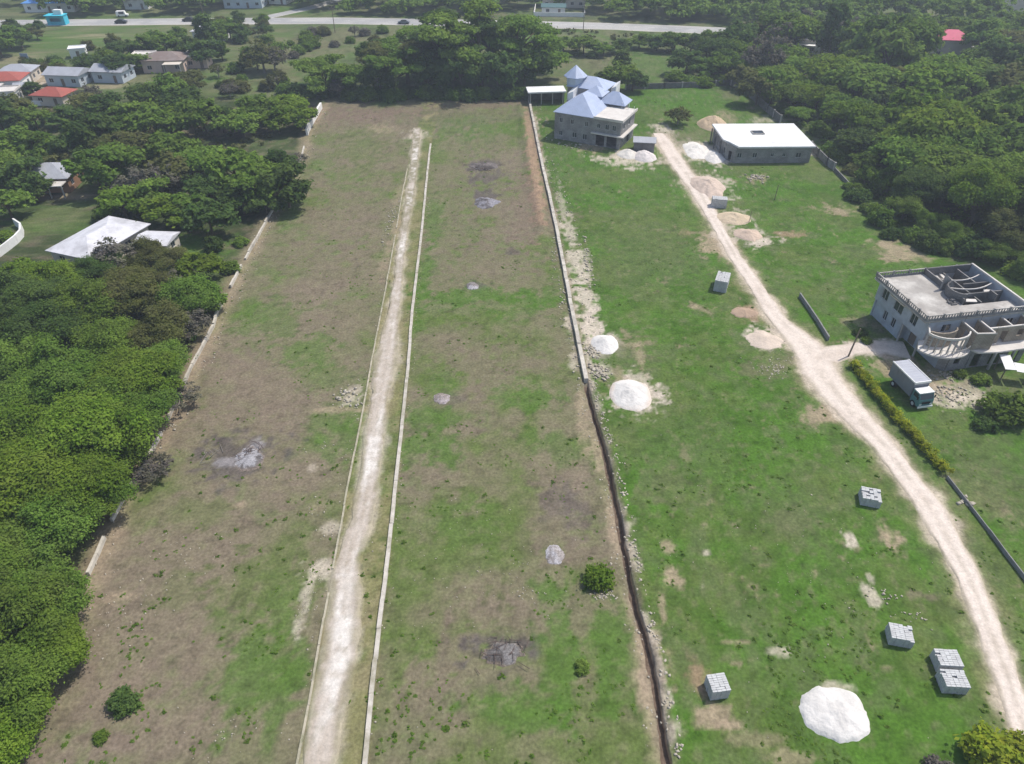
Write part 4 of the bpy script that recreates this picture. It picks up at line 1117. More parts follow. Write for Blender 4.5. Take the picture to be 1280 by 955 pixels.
simple_house("tin_roofed_hut", "small tin roofed hut between the white walled house and the bungalows", "house", -134.5, 203.6, 4, 3.4, R(20), 2.4, 'gable', .7, 'cream', 'greyroof', .3, gable=True)
simple_house("cream_bungalow", "cream bungalow with grey roof behind the rusty roofed house", "house", -143, 217, 9, 6.5, R(8), 3.0, 'hip', 1.4, 'cream', 'greyroof', .4)
simple_house("white_annex", "low white annex at the front of the far left houses", "house", -146.5, 195.5, 6.5, 4.2, R(-4), 2.6, 'flat', .3, 'white', 'slabpale', .3)
simple_house("pink_house", "pale pink house beside the peach house near the tree row", "house", -96.5, 232.5, 6.5, 6, R(5), 3.2, 'flat', .3, 'peach', 'slabpale', .3)
e = empty("yard_wall", (-140.5, 192.4, 0), R(4)); tag(e, "low white yard wall in front of the far left houses", "wall")
mb = MB(); mb.wall((0, 0), (18, 0), -.1, 1.3, .2); mb.wall((18, .2), (18, 6), -.1, 1.3, .2); mb.build("wall_run", M['white'], e)
simple_house("blue_roofed_shop", "long building with bright blue roof beyond the main road at the top left", "building", G(58, 3, 3.5)[0], G(58, 3, 3.5)[1] + 4, 19, 8, R(3), 3.2, 'hip', 1.8, 'white', 'brightblue', .5)
simple_house("grey_house", "grey roofed house beyond the main road in the top left corner", "house", -221, 312.0, 11, 8, R(8), 3.6, 'hip', 1.8, 'white', 'greyroof', .5)
simple_house("white_shop", "low white flat roofed shop close to the road in the top left corner", "building", -210.5, 304.4, 9, 4.5, R(3), 2.8, 'flat', .3, 'white', 'slabpale', .4)
simple_house("pale_blue_building", "pale blue two storey building beyond the main road near its side road", "building", -108, 321, 15, 9, R(2), 6.2, 'hip', 2.0, 'paleblue', 'whiteroof', .5)
simple_house("white_house", "bright white house right of the pale blue building at the top edge", "house", -95.5, 328.5, 7.5, 8, R(-10), 5.0, 'flat', .3, 'white', 'roofwhite', .4)
simple_house("white_house", "small white house half hidden by trees beyond the dark car on the road", "house", -150, 318, 9, 7, R(4), 3.4, 'hip', 1.6, 'white', 'whiteroof', .5)
simple_house("walled_house", "pale flat roofed house in a walled yard beyond the road at the top centre", "house", 21.0, 322, 17, 9, R(-3), 4.4, 'flat', .4, 'cream', 'slabpale', .4)
simple_house("teal_roofed_shed", "dark teal roofed shed in the walled yard beyond the road", "shed", 16.2, 307.5, 9, 6.4, R(-3), 2.6, 'gable', .8, 'white', 'tealroof', .4, gable=True)
e = empty("yard_wall", (8.5, 302.0, 0), R(-4)); tag(e, "low white wall round the yard beyond the road at the top centre", "wall")
mb = MB(); mb.wall((0, 0), (19.5, 0), -.1, 1.5, .2); mb.wall((0, 16), (0, .2), -.1, 1.5, -.2); mb.wall((19.5, .2), (19.5, 16), -.1, 1.5, .2); mb.build("wall_run", M['white'], e)
simple_house("white_house", "white flat roofed house behind the right hand wood near the dark leaning trees", "house", WHX, WHY, 13, 8, R(-14), 3.8, 'flat', .3, 'white', 'slabpale', .4, porch=(-6, -1, 2.4, 3, 'white'))
simple_house("crimson_roofed_house", "house with bright crimson roof rising out of the wood at the top right", "house", CRX, CRY, 11, 8, R(-8), 5.4, 'hip', 2.2, 'cream', 'pinkroof', .5)
simple_house("tall_white_building", "pale tall building between trees in the top right corner", "building", G(1262, 17)[0], G(1262, 17)[1], 12, 8, R(-10), 8.5, 'flat', .4, 'cream', 'slabpale', .4)

# roadside kiosk, sign, poles
e = empty("roadside_kiosk", (*G(74, 30.5), 0), R(2)); tag(e, "bright cyan roadside kiosk with white top beside the main road", "kiosk")
mb = MB(); mb.wall((-3.2, -1.6), (3.2, -1.6), -.1, 3.2, .15, [(1.2, 5.0, 1.2, 2.4)]); mb.wall((3.2, -1.45), (3.2, 1.6), -.1, 3.2, .15); mb.wall((3.05, 1.6), (-3.05, 1.6), -.1, 3.2, .15); mb.wall((-3.2, 1.6), (-3.2, -1.45), -.1, 3.2, .15); mb.build("wall", M['cyan'], e)
mb = MB(); mb.box(-3.4, 3.4, -2.6, 1.8, 3.2, 3.4); mb.build("roof", M['cyan'], e)
mb = MB(); mb.box(-.4, 2.4, -.6, 1.0, 3.4, 4.9); mb.build("tank_house", M['white'], e)
e = empty("field_sign", (*G(34, 80), 0), R(-8)); tag(e, "small blue grey board on two posts in the far left field", "sign")
mb = MB(); mb.box(-1.3, 1.3, -.06, .06, 1.3, 3.1); mb.build("board", M['signgrey'], e)
for s in (-1, 1):
    mb = MB(); mb.box(s * 1.0 - .07, s * 1.0 + .07, .061, .18, -.1, 3.0); mb.build("post", M['timber'], e)

def pole(px, py, h, label, lean=(0, 0), arms=True, rad=.14, name="utility_pole"):
    x, y = G(px, py); e = empty(name, (x, y, 0)); tag(e, label, "pole")
    mb = MB(); mb.tube((0, 0, -.2), (lean[0], lean[1], h), rad, rad * .7, 8); mb.build("shaft", M['timber'], e)
    if arms:
        mb = MB(); mb.box(lean[0] - 1.0, lean[0] + 1.0, lean[1] - .06, lean[1] + .06, h - .7, h - .56); mb.build("crossarm", M['timber'], e)
pole(1060, 446, 4.6, "leaning wooden pole at the end of the yellow hedge by the junction", (.5, .3), False, .13, "gate_pole")
pole(419, 41, 8.5, "thin utility pole below the main road left of the big dark trees")
pole(729, 39, 8.5, "thin utility pole below the main road above the blue roofed house")
pole(258, 34, 8.5, "thin utility pole beside the road near the white cottage")
pole(968, 250, 3.2, "thin dark post standing in the grass below the white flat roofed building", (.1, 0), False, .08, "fence_post")
pole(936, 278, 2.4, "short thin stake beside the tan sand heap", (.1, 0), False, .06, "fence_post")

# ------------------------------------------------------------------ block stacks
def block_stack(x, y, rz, nx, ny, nz, label, drop=.25, seed=0, split=None):
    """stack of concrete blocks laid course by course; each course is a part"""
    e = empty("block_stack", (x, y, 0), rz); tag(e, label, "block stack", "stacks of concrete blocks")
    rr = random.Random(seed)
    bw, bd, bh = .41, .205, .2
    for k in range(nz):
        mb = MB()
        for i in range(nx):
            for j in range(ny):
                if k == nz - 1 and (rr.random() < drop * .4 or (i > nx * (1 - drop) and j < ny * .7)): continue
                cx, cy = (i - (nx - 1) / 2) * bw, (j - (ny - 1) / 2) * bd
                g = .012
                jx, jy, jz = rr.uniform(-g, g), rr.uniform(-g, g), rr.uniform(-.004, .006)
                if rr.random() < .06: jx += rr.uniform(-.05, .05)
                z0 = k * bh
                mb.box(cx - bw / 2 + g + jx, cx + bw / 2 - g + jx, cy - bd / 2 + g + jy, cy + bd / 2 - g + jy, z0 + .004, z0 + bh - .003 + jz)
        mb.build("course", M['blocks'], e)
    return e
block_stack(17.9, 31.9, R(8), 4, 8, 7, "neat square stack of concrete blocks beside the orange bare soil near the trench", .02, 1)
block_stack(36.0, 36.9, R(-12), 5, 8, 6, "pale loose topped stack of concrete blocks above the big white heap", .3, 2)
block_stack(39.1, 34.35, R(-4), 5, 8, 6, "upper of the two touching block stacks near the bottom right track", .1, 3)
block_stack(38.7, 32.4, R(-4), 5, 8, 6, "lower of the two touching block stacks near the bottom right track", .12, 4)
block_stack(40.0, 54.0, R(-15), 5, 9, 6, "small block stack alone in the grass left of the hedge", .35, 5)
block_stack(34.1, 100.3, R(-22), 5, 16, 10, "tall narrow block stack left of the track in the middle of the green plot", .05, 6)
block_stack(*G(898, 258), R(-10), 7, 8, 9, "dark block stack at the foot of the pinkish heap beside the track", .1, 7)
rr = random.Random(9)
for (px, py, lab) in ((1108, 700, None),):
    pass

# ------------------------------------------------------------------ heaps
def heap(px, py, rx, ry, h, col, label, seed=0, lob=.22, edge=None, dark=None, pw=1.0):
    """poured heap: irregular outline, slumped cone with lumps; radii in photo pixels turned to metres"""
    x, y = G(px, py); f = y * math.cos(PITCH) + CAM_H * math.sin(PITCH); mpp = f / F_PX
    my = abs(G(px, py - 1)[1] - G(px, py + 1)[1]) / 2
    a, b = rx * mpp, ry * my
    nt, nr = 72, 22
    th = np.linspace(0, 2 * np.pi, nt, endpoint=False)
    out = 1 + (fbm(np.cos(th) * 1.3 + seed * 3, np.sin(th) * 1.3, 1, 4, seed) - .5) * 2 * lob + (fbm(np.cos(th) * 5 + seed * 3, np.sin(th) * 5, 1, 3, seed + 5) - .5) * lob * .6
    rr_ = np.linspace(0, 1, nr)
    Rr, Tt = np.meshgrid(rr_, th, indexing='ij')
    X = a * Rr * np.cos(Tt) * out[None]; Y = b * Rr * np.sin(Tt) * out[None]
    Z = h * (1 - Rr ** 1.25) ** pw * (0.75 + .5 * fbm(X + x, Y + y, 1.1, 4, seed + 9)) + (fbm(X + x, Y + y, .45, 3, seed + 3) - .5) * .14 * h * sstep(1, .7, Rr)
    Z[-1] = -.06; Z[-2] *= .6
    n = fbm(X + x, Y + y, 1.2, 4, seed + 20)
    c = np.broadcast_to(np.array(col), X.shape + (3,)).copy()
    c = mixc(c, np.array(col) * .86, sstep(.4, .7, n))
    if dark is not None: c = mixc(c, np.array(dark), sstep(.45, .62, n) * .8)
    if edge is not None: c = mixc(c, np.array(edge), sstep(.75, 1.0, Rr + (n - .5) * .5) * .8)
    V = np.stack([X, Y, Z], -1).reshape(-1, 3)
    i = np.arange(nr - 1)[:, None] * nt; j = np.arange(nt)[None]; j2 = (j + 1) % nt
    Fq = np.stack([i + j, i + nt + j, i + nt + j2, i + j2], -1).reshape(-1, 4)
    me = np_mesh("heap", V, Fq, M['heap'] if dark is None else M['ash'], c.reshape(-1, 3), smooth=True)
    o = link_mesh("sand_heap" if dark is None else "ash_pile", me, None, (x, y, 0.03))
    tag(o, label, "sand heap" if dark is None else "ash pile", "heaps of building sand" if dark is None else "burnt brush piles")
    return o
WH = (0.66, 0.63, 0.59)
heap(1044, 893, 43, 37, .85, WH, "largest bright white heap in the grass at the bottom right", 1, .2, pw=.7)
heap(789, 493, 26, 20, .95, WH, "rounded white heap with wheel tracks beside the trench", 2, .15, edge=(.6, .5, .42))
heap(756, 430, 18, 13, .8, WH, "smaller white heap on pale rubble beside the long wall", 3, .18)
heap(785, 193, 14, 6, 1.1, (.66, .62, .56), "left one of the two pale heaps in front of the blue roofed house", 4, .15)
heap(806, 196, 15, 7, 1.4, (.66, .60, .57), "right one of the two pale heaps in front of the blue roofed house", 5, .15)
heap(891, 156, 19, 9, 2.2, (.52, .40, .27), "tan cone shaped heap behind the white flat roofed building", 6, .15)
heap(872, 188, 18, 10, .9, (.72, .68, .62), "spread white heap left of the white flat roofed building", 7, .3)
heap(893, 196, 15, 8, 1.0, (.70, .66, .61), "lumpy white heap against the left corner of the white flat roofed building", 8, .3)
heap(884, 233, 20, 14, 1.3, (.56, .45, .37), "pinkish heap above the dark block stack by the track", 9, .25)
heap(917, 273, 22, 8, 1.0, (.56, .45, .32), "tan heap right of the track below the dark block stack", 10, .2)
heap(935, 294, 17, 8, .8, (.54, .42, .33), "flat pinkish heap right of the track below the tan heap", 11, .3)
heap(956, 424, 22, 11, .5, (.60, .50, .41), "low pinkish heap spilling onto the track above the junction", 12, .35)
heap(930, 391, 15, 7, .5, (.40, .29, .21), "small brown heap beside the left side of the track", 13, .35)
ASH, BUR = (.30, .29, .30), (.09, .08, .075)
heap(312, 572, 20, 16, .3, ASH, "large grey burnt brush pile in the left bare plot", 21, .45, dark=BUR, edge=(.2, .16, .13))
heap(628, 817, 28, 14, .35, (.17, .16, .155), "wide dark burnt pile in the lower middle plot", 22, .4, dark=BUR, edge=(.2, .16, .12))
heap(608, 253, 16, 7, .6, (.24, .23, .25), "grey and black burnt pile far up the middle plot", 23, .4, dark=BUR)
heap(604, 208, 17, 6, .6, (.16, .14, .13), "dark burnt pile farthest up the middle plot", 24, .4, dark=BUR)
heap(590, 358, 9, 5, .4, (.38, .36, .37), "small pale ash patch in the middle plot below the green band", 25, .4, dark=(.16, .14, .13))
heap(694, 693, 13, 11, .35, (.42, .40, .41), "small pale grey ash pile left of the bright green bush", 26, .35, dark=(.24, .21, .19))
heap(552, 498, 11, 7, .25, (.32, .28, .28), "faint greyish ash patch in the centre of the middle plot", 27, .4, dark=(.2, .17, .14))

# ------------------------------------------------------------------ vehicles
def wheel(mb_parent, x, y, r, w, rear=False):
    tb = MB(); tb.tube((x - w / 2, y, r), (x + w / 2, y, r), r, r, 16); t = tb.build("wheel", M['rubber'], mb_parent)
    hb = MB(); s = 1 if x > 0 else -1
    hb.tube((x + s * w / 2, y, r), (x + s * (w / 2 + .015), y, r), r * .55, r * .5, 12); hb.build("rim", M['frame'], t)

def truck():
    e = empty("box_truck", (53.2, 69.7, 0), math.atan2(-.75, -4.05) + math.pi / 2 + R(10) * 0)
    # local: front towards -y after rotation; length along +y to the rear
    d = Vector((51.9 - 52.7, 74.8 - 70.6, 0)).normalized()
    e.rotation_euler[2] = math.atan2(-d.x, d.y)
    tag(e, "parked box truck with grey cargo box and white topped teal cab", "truck")
    mb = MB(); mb.box(-1.1, 1.1, 1.75, 6.4, .95, 3.15); cb = mb.build("cargo_box", M['truckgrey'], e)
    mb = MB()
    for k in range(8):
        for s in (-1, 1): mb.box(s * 1.102 - .02, s * 1.102 + .02, 1.85 + k * .63, 1.93 + k * .63, 1.0, 3.12)
    mb.build("side_rib", M['truckgrey'], cb)
    mb = MB(); mb.box(-1.13, 1.13, 1.72, 6.43, 3.15, 3.22); mb.build("roof_panel", M['truckroof'], cb)
    mb = MB(); mb.box(-1.16, 1.16, 1.66, 1.80, 3.0, 3.30); mb.box(-1.18, -1.08, 1.8, 6.45, 3.1, 3.28); mb.box(1.08, 1.18, 1.8, 6.45, 3.1, 3.28); mb.build("roof_edge", M['white'], cb)
    mb = MB(); mb.box(-.45, .45, 1.0, 6.3, .6, .94); mb.build("chassis", M['rust'], e)
    mb = MB()
    prof = [(1.6, .55), (1.6, 2.35), (.45, 2.35), (.05, 1.55), (0, .55)]
    n = len(prof)
    mb.poly([(-1.03, y, z) for y, z in prof] + [(1.03, y, z) for y, z in prof], [tuple(range(n)), tuple(range(2 * n - 1, n - 1, -1))] + [(i, n + i, n + (i + 1) % n, (i + 1) % n) for i in range(n)])
    cab = mb.build("cab", M['teal'], e)
    mb = MB(); mb.box(-1.05, 1.05, .42, 1.62, 2.352, 2.47); mb.build("cab_roof", M['white'], cab)
    mb = MB(); a, b = Vector((0, .41, 2.27)), Vector((0, .09, 1.63)); u = (a - b); nn = Vector((0, -u.z, u.y)).normalized()
    mb.obox((a + b) / 2 + nn * .012, (.93, 0, 0), u / 2, nn * .01); mb.build("windscreen", M['glass'], cab)
    for s in (-1, 1):
        mb = MB(); mb.box(s * 1.045 - .012, s * 1.045 + .012, .55, 1.35, 1.6, 2.2); mb.build("side_window", M['glass'], cab)
        mb = MB(); mb.box(s * .75 - .16, s * .75 + .16, -.03, .004, .8, 1.02); mb.build("headlight", M['lamp'], cab)
        mb = MB(); mb.box(s * 1.25 - .09, s * 1.25 + .09, .25, .31, 1.6, 2.05); mb.build("mirror", M['rubber'], cab)
        wheel(e, s * .93, .95, .46, .26); wheel(e, s * .90, 5.1, .46, .42)
    mb = MB(); mb.box(-1.05, 1.05, -.14, -.035, .42, .68); mb.build("bumper", M['white'], e)
    mb = MB(); mb.box(-.6, .6, -.025, .004, .95, 1.3); mb.build("grille", M['rubber'], cab)
truck()

def car(px, py, rz, label, m='carblack', van=False):
    x, y = G(px, py); e = empty("parked_car" if not van else "white_van", (x, y, .13), rz); tag(e, label, "car" if not van else "van", "vehicles on the main road")
    hh = 1.95 if van else 1.42
    mb = MB()
    prof = [(-2.1, .3), (2.1, .3), (2.15, .75), (1.3, .88)] + ([(1.0, hh), (-2.0, hh)] if van else [(.65, hh), (-.95, hh), (-1.7, .92)]) + [(-2.15, .8)]
    n = len(prof)
    mb.poly([(a, -.85, z) for a, z in prof] + [(a, .85, z) for a, z in prof], [tuple(range(n)), tuple(range(2 * n - 1, n - 1, -1))] + [(i, n + i, n + (i + 1) % n, (i + 1) % n) for i in range(n)])
    b = mb.build("body", M[m], e)
    for s in (-1, 1):
        g = MB(); g.box(-1.1, .75, s * .853 - .008, s * .853 + .008, .95, hh - .12); g.build("side_window", M['glass'], b)
        for a in (-1.3, 1.35):
            t = MB(); t.tube((a, s * .70, .31), (a, s * .88, .31), .31, .31, 12); t.build("wheel", M['rubber'], e)
        l = MB(); l.box(2.13, 2.16, s * .6 - .15, s * .6 + .15, .55, .7); l.build("headlight", M['lamp'], b)
car(152, 29.5, R(1), "dark car on the main road right of the cyan kiosk")
car(236, 27, R(181), "dark car on the main road near the side road turning")
car(154, 21.0, R(10), "white van parked beyond the main road above the dark car", 'white', True)
car(505, 30.0, R(178), "pale car on the main road beside the big dark trees", 'truckgrey')

# ------------------------------------------------------------------ vegetation
def leaves(centres, radii, per, leaf, rng, flat=.75, up=.85, tones=None, shell=.7, aspect=1.5):
    """leaf-sized quads spread through clumps: centres (n,3), radii (n,)"""
    n = len(centres)
    tot = n * per
    ci = np.repeat(np.arange(n), per)
    d = rng.normal(size=(tot, 3)); d[:, 2] = d[:, 2] * .9 + .25
    d /= np.linalg.norm(d, axis=1, keepdims=True)
    r = radii[ci] * np.abs(rng.normal(shell + .08, .34, tot))
    p = d * r[:, None]; p[:, 2] *= flat
    p = p + centres[ci]
    nm = d * .65 + np.array([0, 0, up]) + rng.normal(size=(tot, 3)) * .42
    nm /= np.linalg.norm(nm, axis=1, keepdims=True)
    a = np.cross(nm, rng.normal(size=(tot, 3))); a /= np.linalg.norm(a, axis=1, keepdims=True)
    b = np.cross(nm, a)
    s = leaf * (.5 + 1.0 * rng.random(tot))
    a *= (s * aspect * .5)[:, None]; b *= (s * .5)[:, None]
    V = np.stack([p - a, p - b * .9 + a * .1, p + a, p + b * .9 + a * .1], 1).reshape(-1, 3)
    t = (tones[ci] if tones is not None else 0.5) + rng.normal(size=tot) * .24
    return V, np.clip(t, 0, 1)


def leaf_mesh(name, V, tone, m):
    return np_mesh(name, V, np.arange(len(V)).reshape(-1, 4), m, tone=tone)


def crown_parts(kind, seed, R_, H_, nc, per, leaf):
    rng = np.random.default_rng(seed)
    c = []
    if kind == 'round':
        lob = [(rng.uniform(-.2, .2), rng.uniform(-.2, .2), .66, rng.uniform(.42, .56))] + [(q * math.cos(a), q * math.sin(a), rng.uniform(.34, .74), rng.uniform(.24, .46)) for a, q in zip(rng.uniform(0, 1, 7) * .9 + np.arange(7) * 6.283 / 7, rng.uniform(.45, .85, 7))]
        for k in range(nc):
            lx, ly, lz, lr = lob[rng.integers(len(lob))]
            d = rng.normal(size=3); d[2] = abs(d[2]) * .9 - .25; d /= np.linalg.norm(d)
            q = lr * rng.uniform(.55, 1.0)
            c.append(((lx + d[0] * q) * R_, (ly + d[1] * q) * R_, (lz + d[2] * q * .62) * H_))
        rad = rng.uniform(.13, .33, nc) * R_
        flat = .70
    elif kind == 'umbrella':
        for k in range(nc):
            r = math.sqrt(rng.random()) * rng.uniform(.8, 1.02); a = rng.uniform(0, 6.283)
            rr_ = r * (1 + .18 * math.sin(3 * a + seed))
            tier = rng.choice([0, 0, .10, .2])
            c.append((rr_ * R_ * math.cos(a), rr_ * R_ * math.sin(a), H_ * (.93 - .24 * r ** 2 - tier * rng.uniform(.6, 1.2) + rng.uniform(-.03, .03))))
        rad = rng.uniform(.13, .30, nc) * R_
        flat = .48
    elif kind == 'tiered':
        pads = [(math.sqrt(rng.random()) * 1.0, rng.uniform(0, 6.283), rng.uniform(.45, 1.0)) for _ in range(17)]
        for k in range(nc):
            pr, pa, pz = pads[k % len(pads)]
            q = rng.uniform(0, .26); t = rng.uniform(0, 6.283)
            c.append(((pr * math.cos(pa) + q * math.cos(t)) * R_, (pr * math.sin(pa) + q * math.sin(t)) * R_, H_ * (pz * (1 - .30 * pr ** 2) - .5 * q * q + rng.uniform(-.02, .02))))
        rad = rng.uniform(.07, .17, nc) * R_
        flat = .36
    elif kind == 'tall':
        for k in range(nc):
            z = rng.uniform(.3, 1.0); w = (1 - ((z - .55) / .5) ** 2) ** .5 if abs(z - .55) < .5 else .1
            a = rng.uniform(0, 6.283); r = w * rng.uniform(.3, 1.0)
            c.append((r * R_ * math.cos(a), r * R_ * math.sin(a), z * H_))
        rad = rng.uniform(.18, .34, nc) * R_
        flat = .8
    elif kind == 'bush':
        for k in range(nc):
            d = rng.normal(size=3); d[2] = abs(d[2]); d /= np.linalg.norm(d)
            q = rng.uniform(.25, .85)
            c.append((d[0] * q * R_, d[1] * q * R_, (.18 + d[2] * q * .75) * H_))
        rad = rng.uniform(.16, .32, nc) * R_
        flat = .85
    elif kind == 'sparse':
        for k in range(nc):
            d = rng.normal(size=3); d[2] = abs(d[2]) * .8; d /= np.linalg.norm(d)
            q = rng.uniform(.5, 1.0)
            c.append((d[0] * q * R_, d[1] * q * R_, (.42 + d[2] * q * .55) * H_))
        rad = rng.uniform(.10, .20, nc) * R_
        flat = .8
    c = np.array(c)
    tones = np.clip(rng.normal(.45, .22, nc), 0, 1)
    return (*leaves(c, rad, per, leaf, rng, flat, tones=tones), c)


def trunk_mesh(name, c, R_, H_, seed, m, limbs=7, rad=None, low=.28):
    rr = random.Random(seed); mb = MB()
    rad = rad or H_ * .03
    top = Vector((rr.uniform(-.04, .04) * R_, rr.uniform(-.04, .04) * R_, H_ * .62))
    fork = top * (low / .62) if low < .62 else top
    mb.tube((0, 0, -.3), fork, rad * 1.25, rad * .95, 8); mb.tube(fork, top, rad * .9, rad * .35, 7)
    idx = [rr.randrange(len(c)) for _ in range(limbs)]
    for k, i in enumerate(idx):
        t = Vector(c[i]); s = fork + (top - fork) * rr.uniform(0, .6)
        mid = s + (t - s) * .5 + Vector((rr.uniform(-.1, .1) * R_, rr.uniform(-.1, .1) * R_, .04 * H_))
        mb.tube(s, mid, rad * .5, rad * .33, 6); mb.tube(mid, t, rad * .33, rad * .12, 5)
    me = bpy.data.meshes.new(name); me.from_pydata(mb.v, [], mb.f); me.materials.append(m); me.update()
    return me


VAR = {}
def variant(key, kind, seed, R_, H_, nc, per, leaf, bark='bark', limbs=8, low=.28, rad=None):
    V, t, c = crown_parts(kind, seed, R_, H_, nc, per, leaf)
    VAR[key] = (leaf_mesh("crown", V, t, M['leaf']), trunk_mesh("trunk", c, R_, H_, seed, M[bark], limbs, rad, low), R_, H_)
variant('r1', 'round', 1, 4.5, 7.5, 50, 110, .50); variant('r2', 'round', 2, 4.5, 7.0, 46, 115, .48); variant('r3', 'round', 3, 4.2, 8.0, 54, 105, .52)
variant('u1', 'umbrella', 4, 5.5, 7.0, 60, 130, .46); variant('u2', 'umbrella', 5, 5.5, 6.5, 58, 120, .48)
variant('t1', 'tall', 6, 3.0, 8.0, 44, 120, .42); variant('t2', 'tall', 7, 2.6, 7.0, 40, 120, .40)
variant('n1', 'round', 8, 4.5, 7.0, 105, 330, .19, limbs=12); variant('n2', 'umbrella', 9, 5.0, 6.5, 120, 320, .18, limbs=14); variant('n3', 'round', 10, 4.0, 6.5, 95, 320, .18, limbs=12)
variant('n4', 'umbrella', 28, 5.0, 7.2, 90, 400, .20, limbs=14); variant('n5', 'round', 29, 4.4, 7.6, 80, 400, .19, limbs=12)
variant('big1', 'tiered', 11, 15, 17, 105, 300, .55, limbs=18, low=.2, rad=.7); variant('big2', 'tiered', 12, 12, 12, 80, 290, .5, limbs=16, low=.2, rad=.5)
variant('b1', 'bush', 13, 1.5, 1.7, 60, 60, .17, limbs=6, low=.1, rad=.05); variant('b2', 'bush', 14, 1.5, 1.5, 60, 60, .17, limbs=6, low=.1, rad=.05)
variant('f1', 'bush', 15, 3.0, 3.4, 70, 90, .34, limbs=6, low=.1, rad=.09); variant('f2', 'bush', 16, 3.0, 3.0, 70, 90, .34, limbs=6, low=.1, rad=.09)
variant('s1', 'sparse', 17, 3.6, 6.5, 70, 30, .26, 'greybark', 30, .2); variant('s2', 'sparse', 18, 4.0, 7.0, 80, 36, .30, 'greybark', 34, .2)

NT = {}
def plant(key, x, y, scale, m, label, group=None, cat='tree', name=None, rz=None, zs=1.0):
    cme, tme, R_, H_ = VAR[key]
    kinds = {'u': "spreading_tree", 'b': "bush", 'f': "shrub", 's': "bare_tree", 't': "slender_tree"}
    if key.startswith('big'): nm = "spreading_tree"
    elif key in ('n2', 'n4'): nm = "spreading_tree"
    else: nm = kinds.get(key[0], "broadleaf_tree")
    nm = name or nm
    e = empty(nm, (x, y, 0), random.uniform(0, 6.28) if rz is None else rz)
    e.scale = (scale, scale, scale * zs)
    tag(e, label, cat, group)
    c = link_mesh("crown" if cat == 'tree' else "foliage", cme, e)
    if m != 'leaf':
        c.material_slots[0].link = 'OBJECT'; c.material_slots[0].material = M[m]
    link_mesh("trunk" if cat == 'tree' else "stems", tme, e)
    NT[cat] = NT.get(cat, 0) + 1
    return e


def at_crown(px, py, z): return G(px, py, z)
def inpoly(x, y, P):
    c = False; n = len(P)
    for i in range(n):
        (x1, y1), (x2, y2) = P[i], P[(i + 1) % n]
        if (y1 > y) != (y2 > y) and x < (x2 - x1) * (y - y1) / (y2 - y1) + x1: c = not c
    return c


def crowns(lst, group=None):
    """(variant, crown-centre px, py, radius m, height scale, material, label): stands the tree where its crown is seen"""
    for (k, px, py, r, zs, m, lab) in lst:
        R_, H_ = VAR[k][2], VAR[k][3]; s = r / R_
        x, y = at_crown(px, py, H_ * s * zs * .68)
        cat = 'bush' if k[0] in 'bf' else 'tree'
        plant(k, x, y, s, m, lab, group, cat, zs=zs)


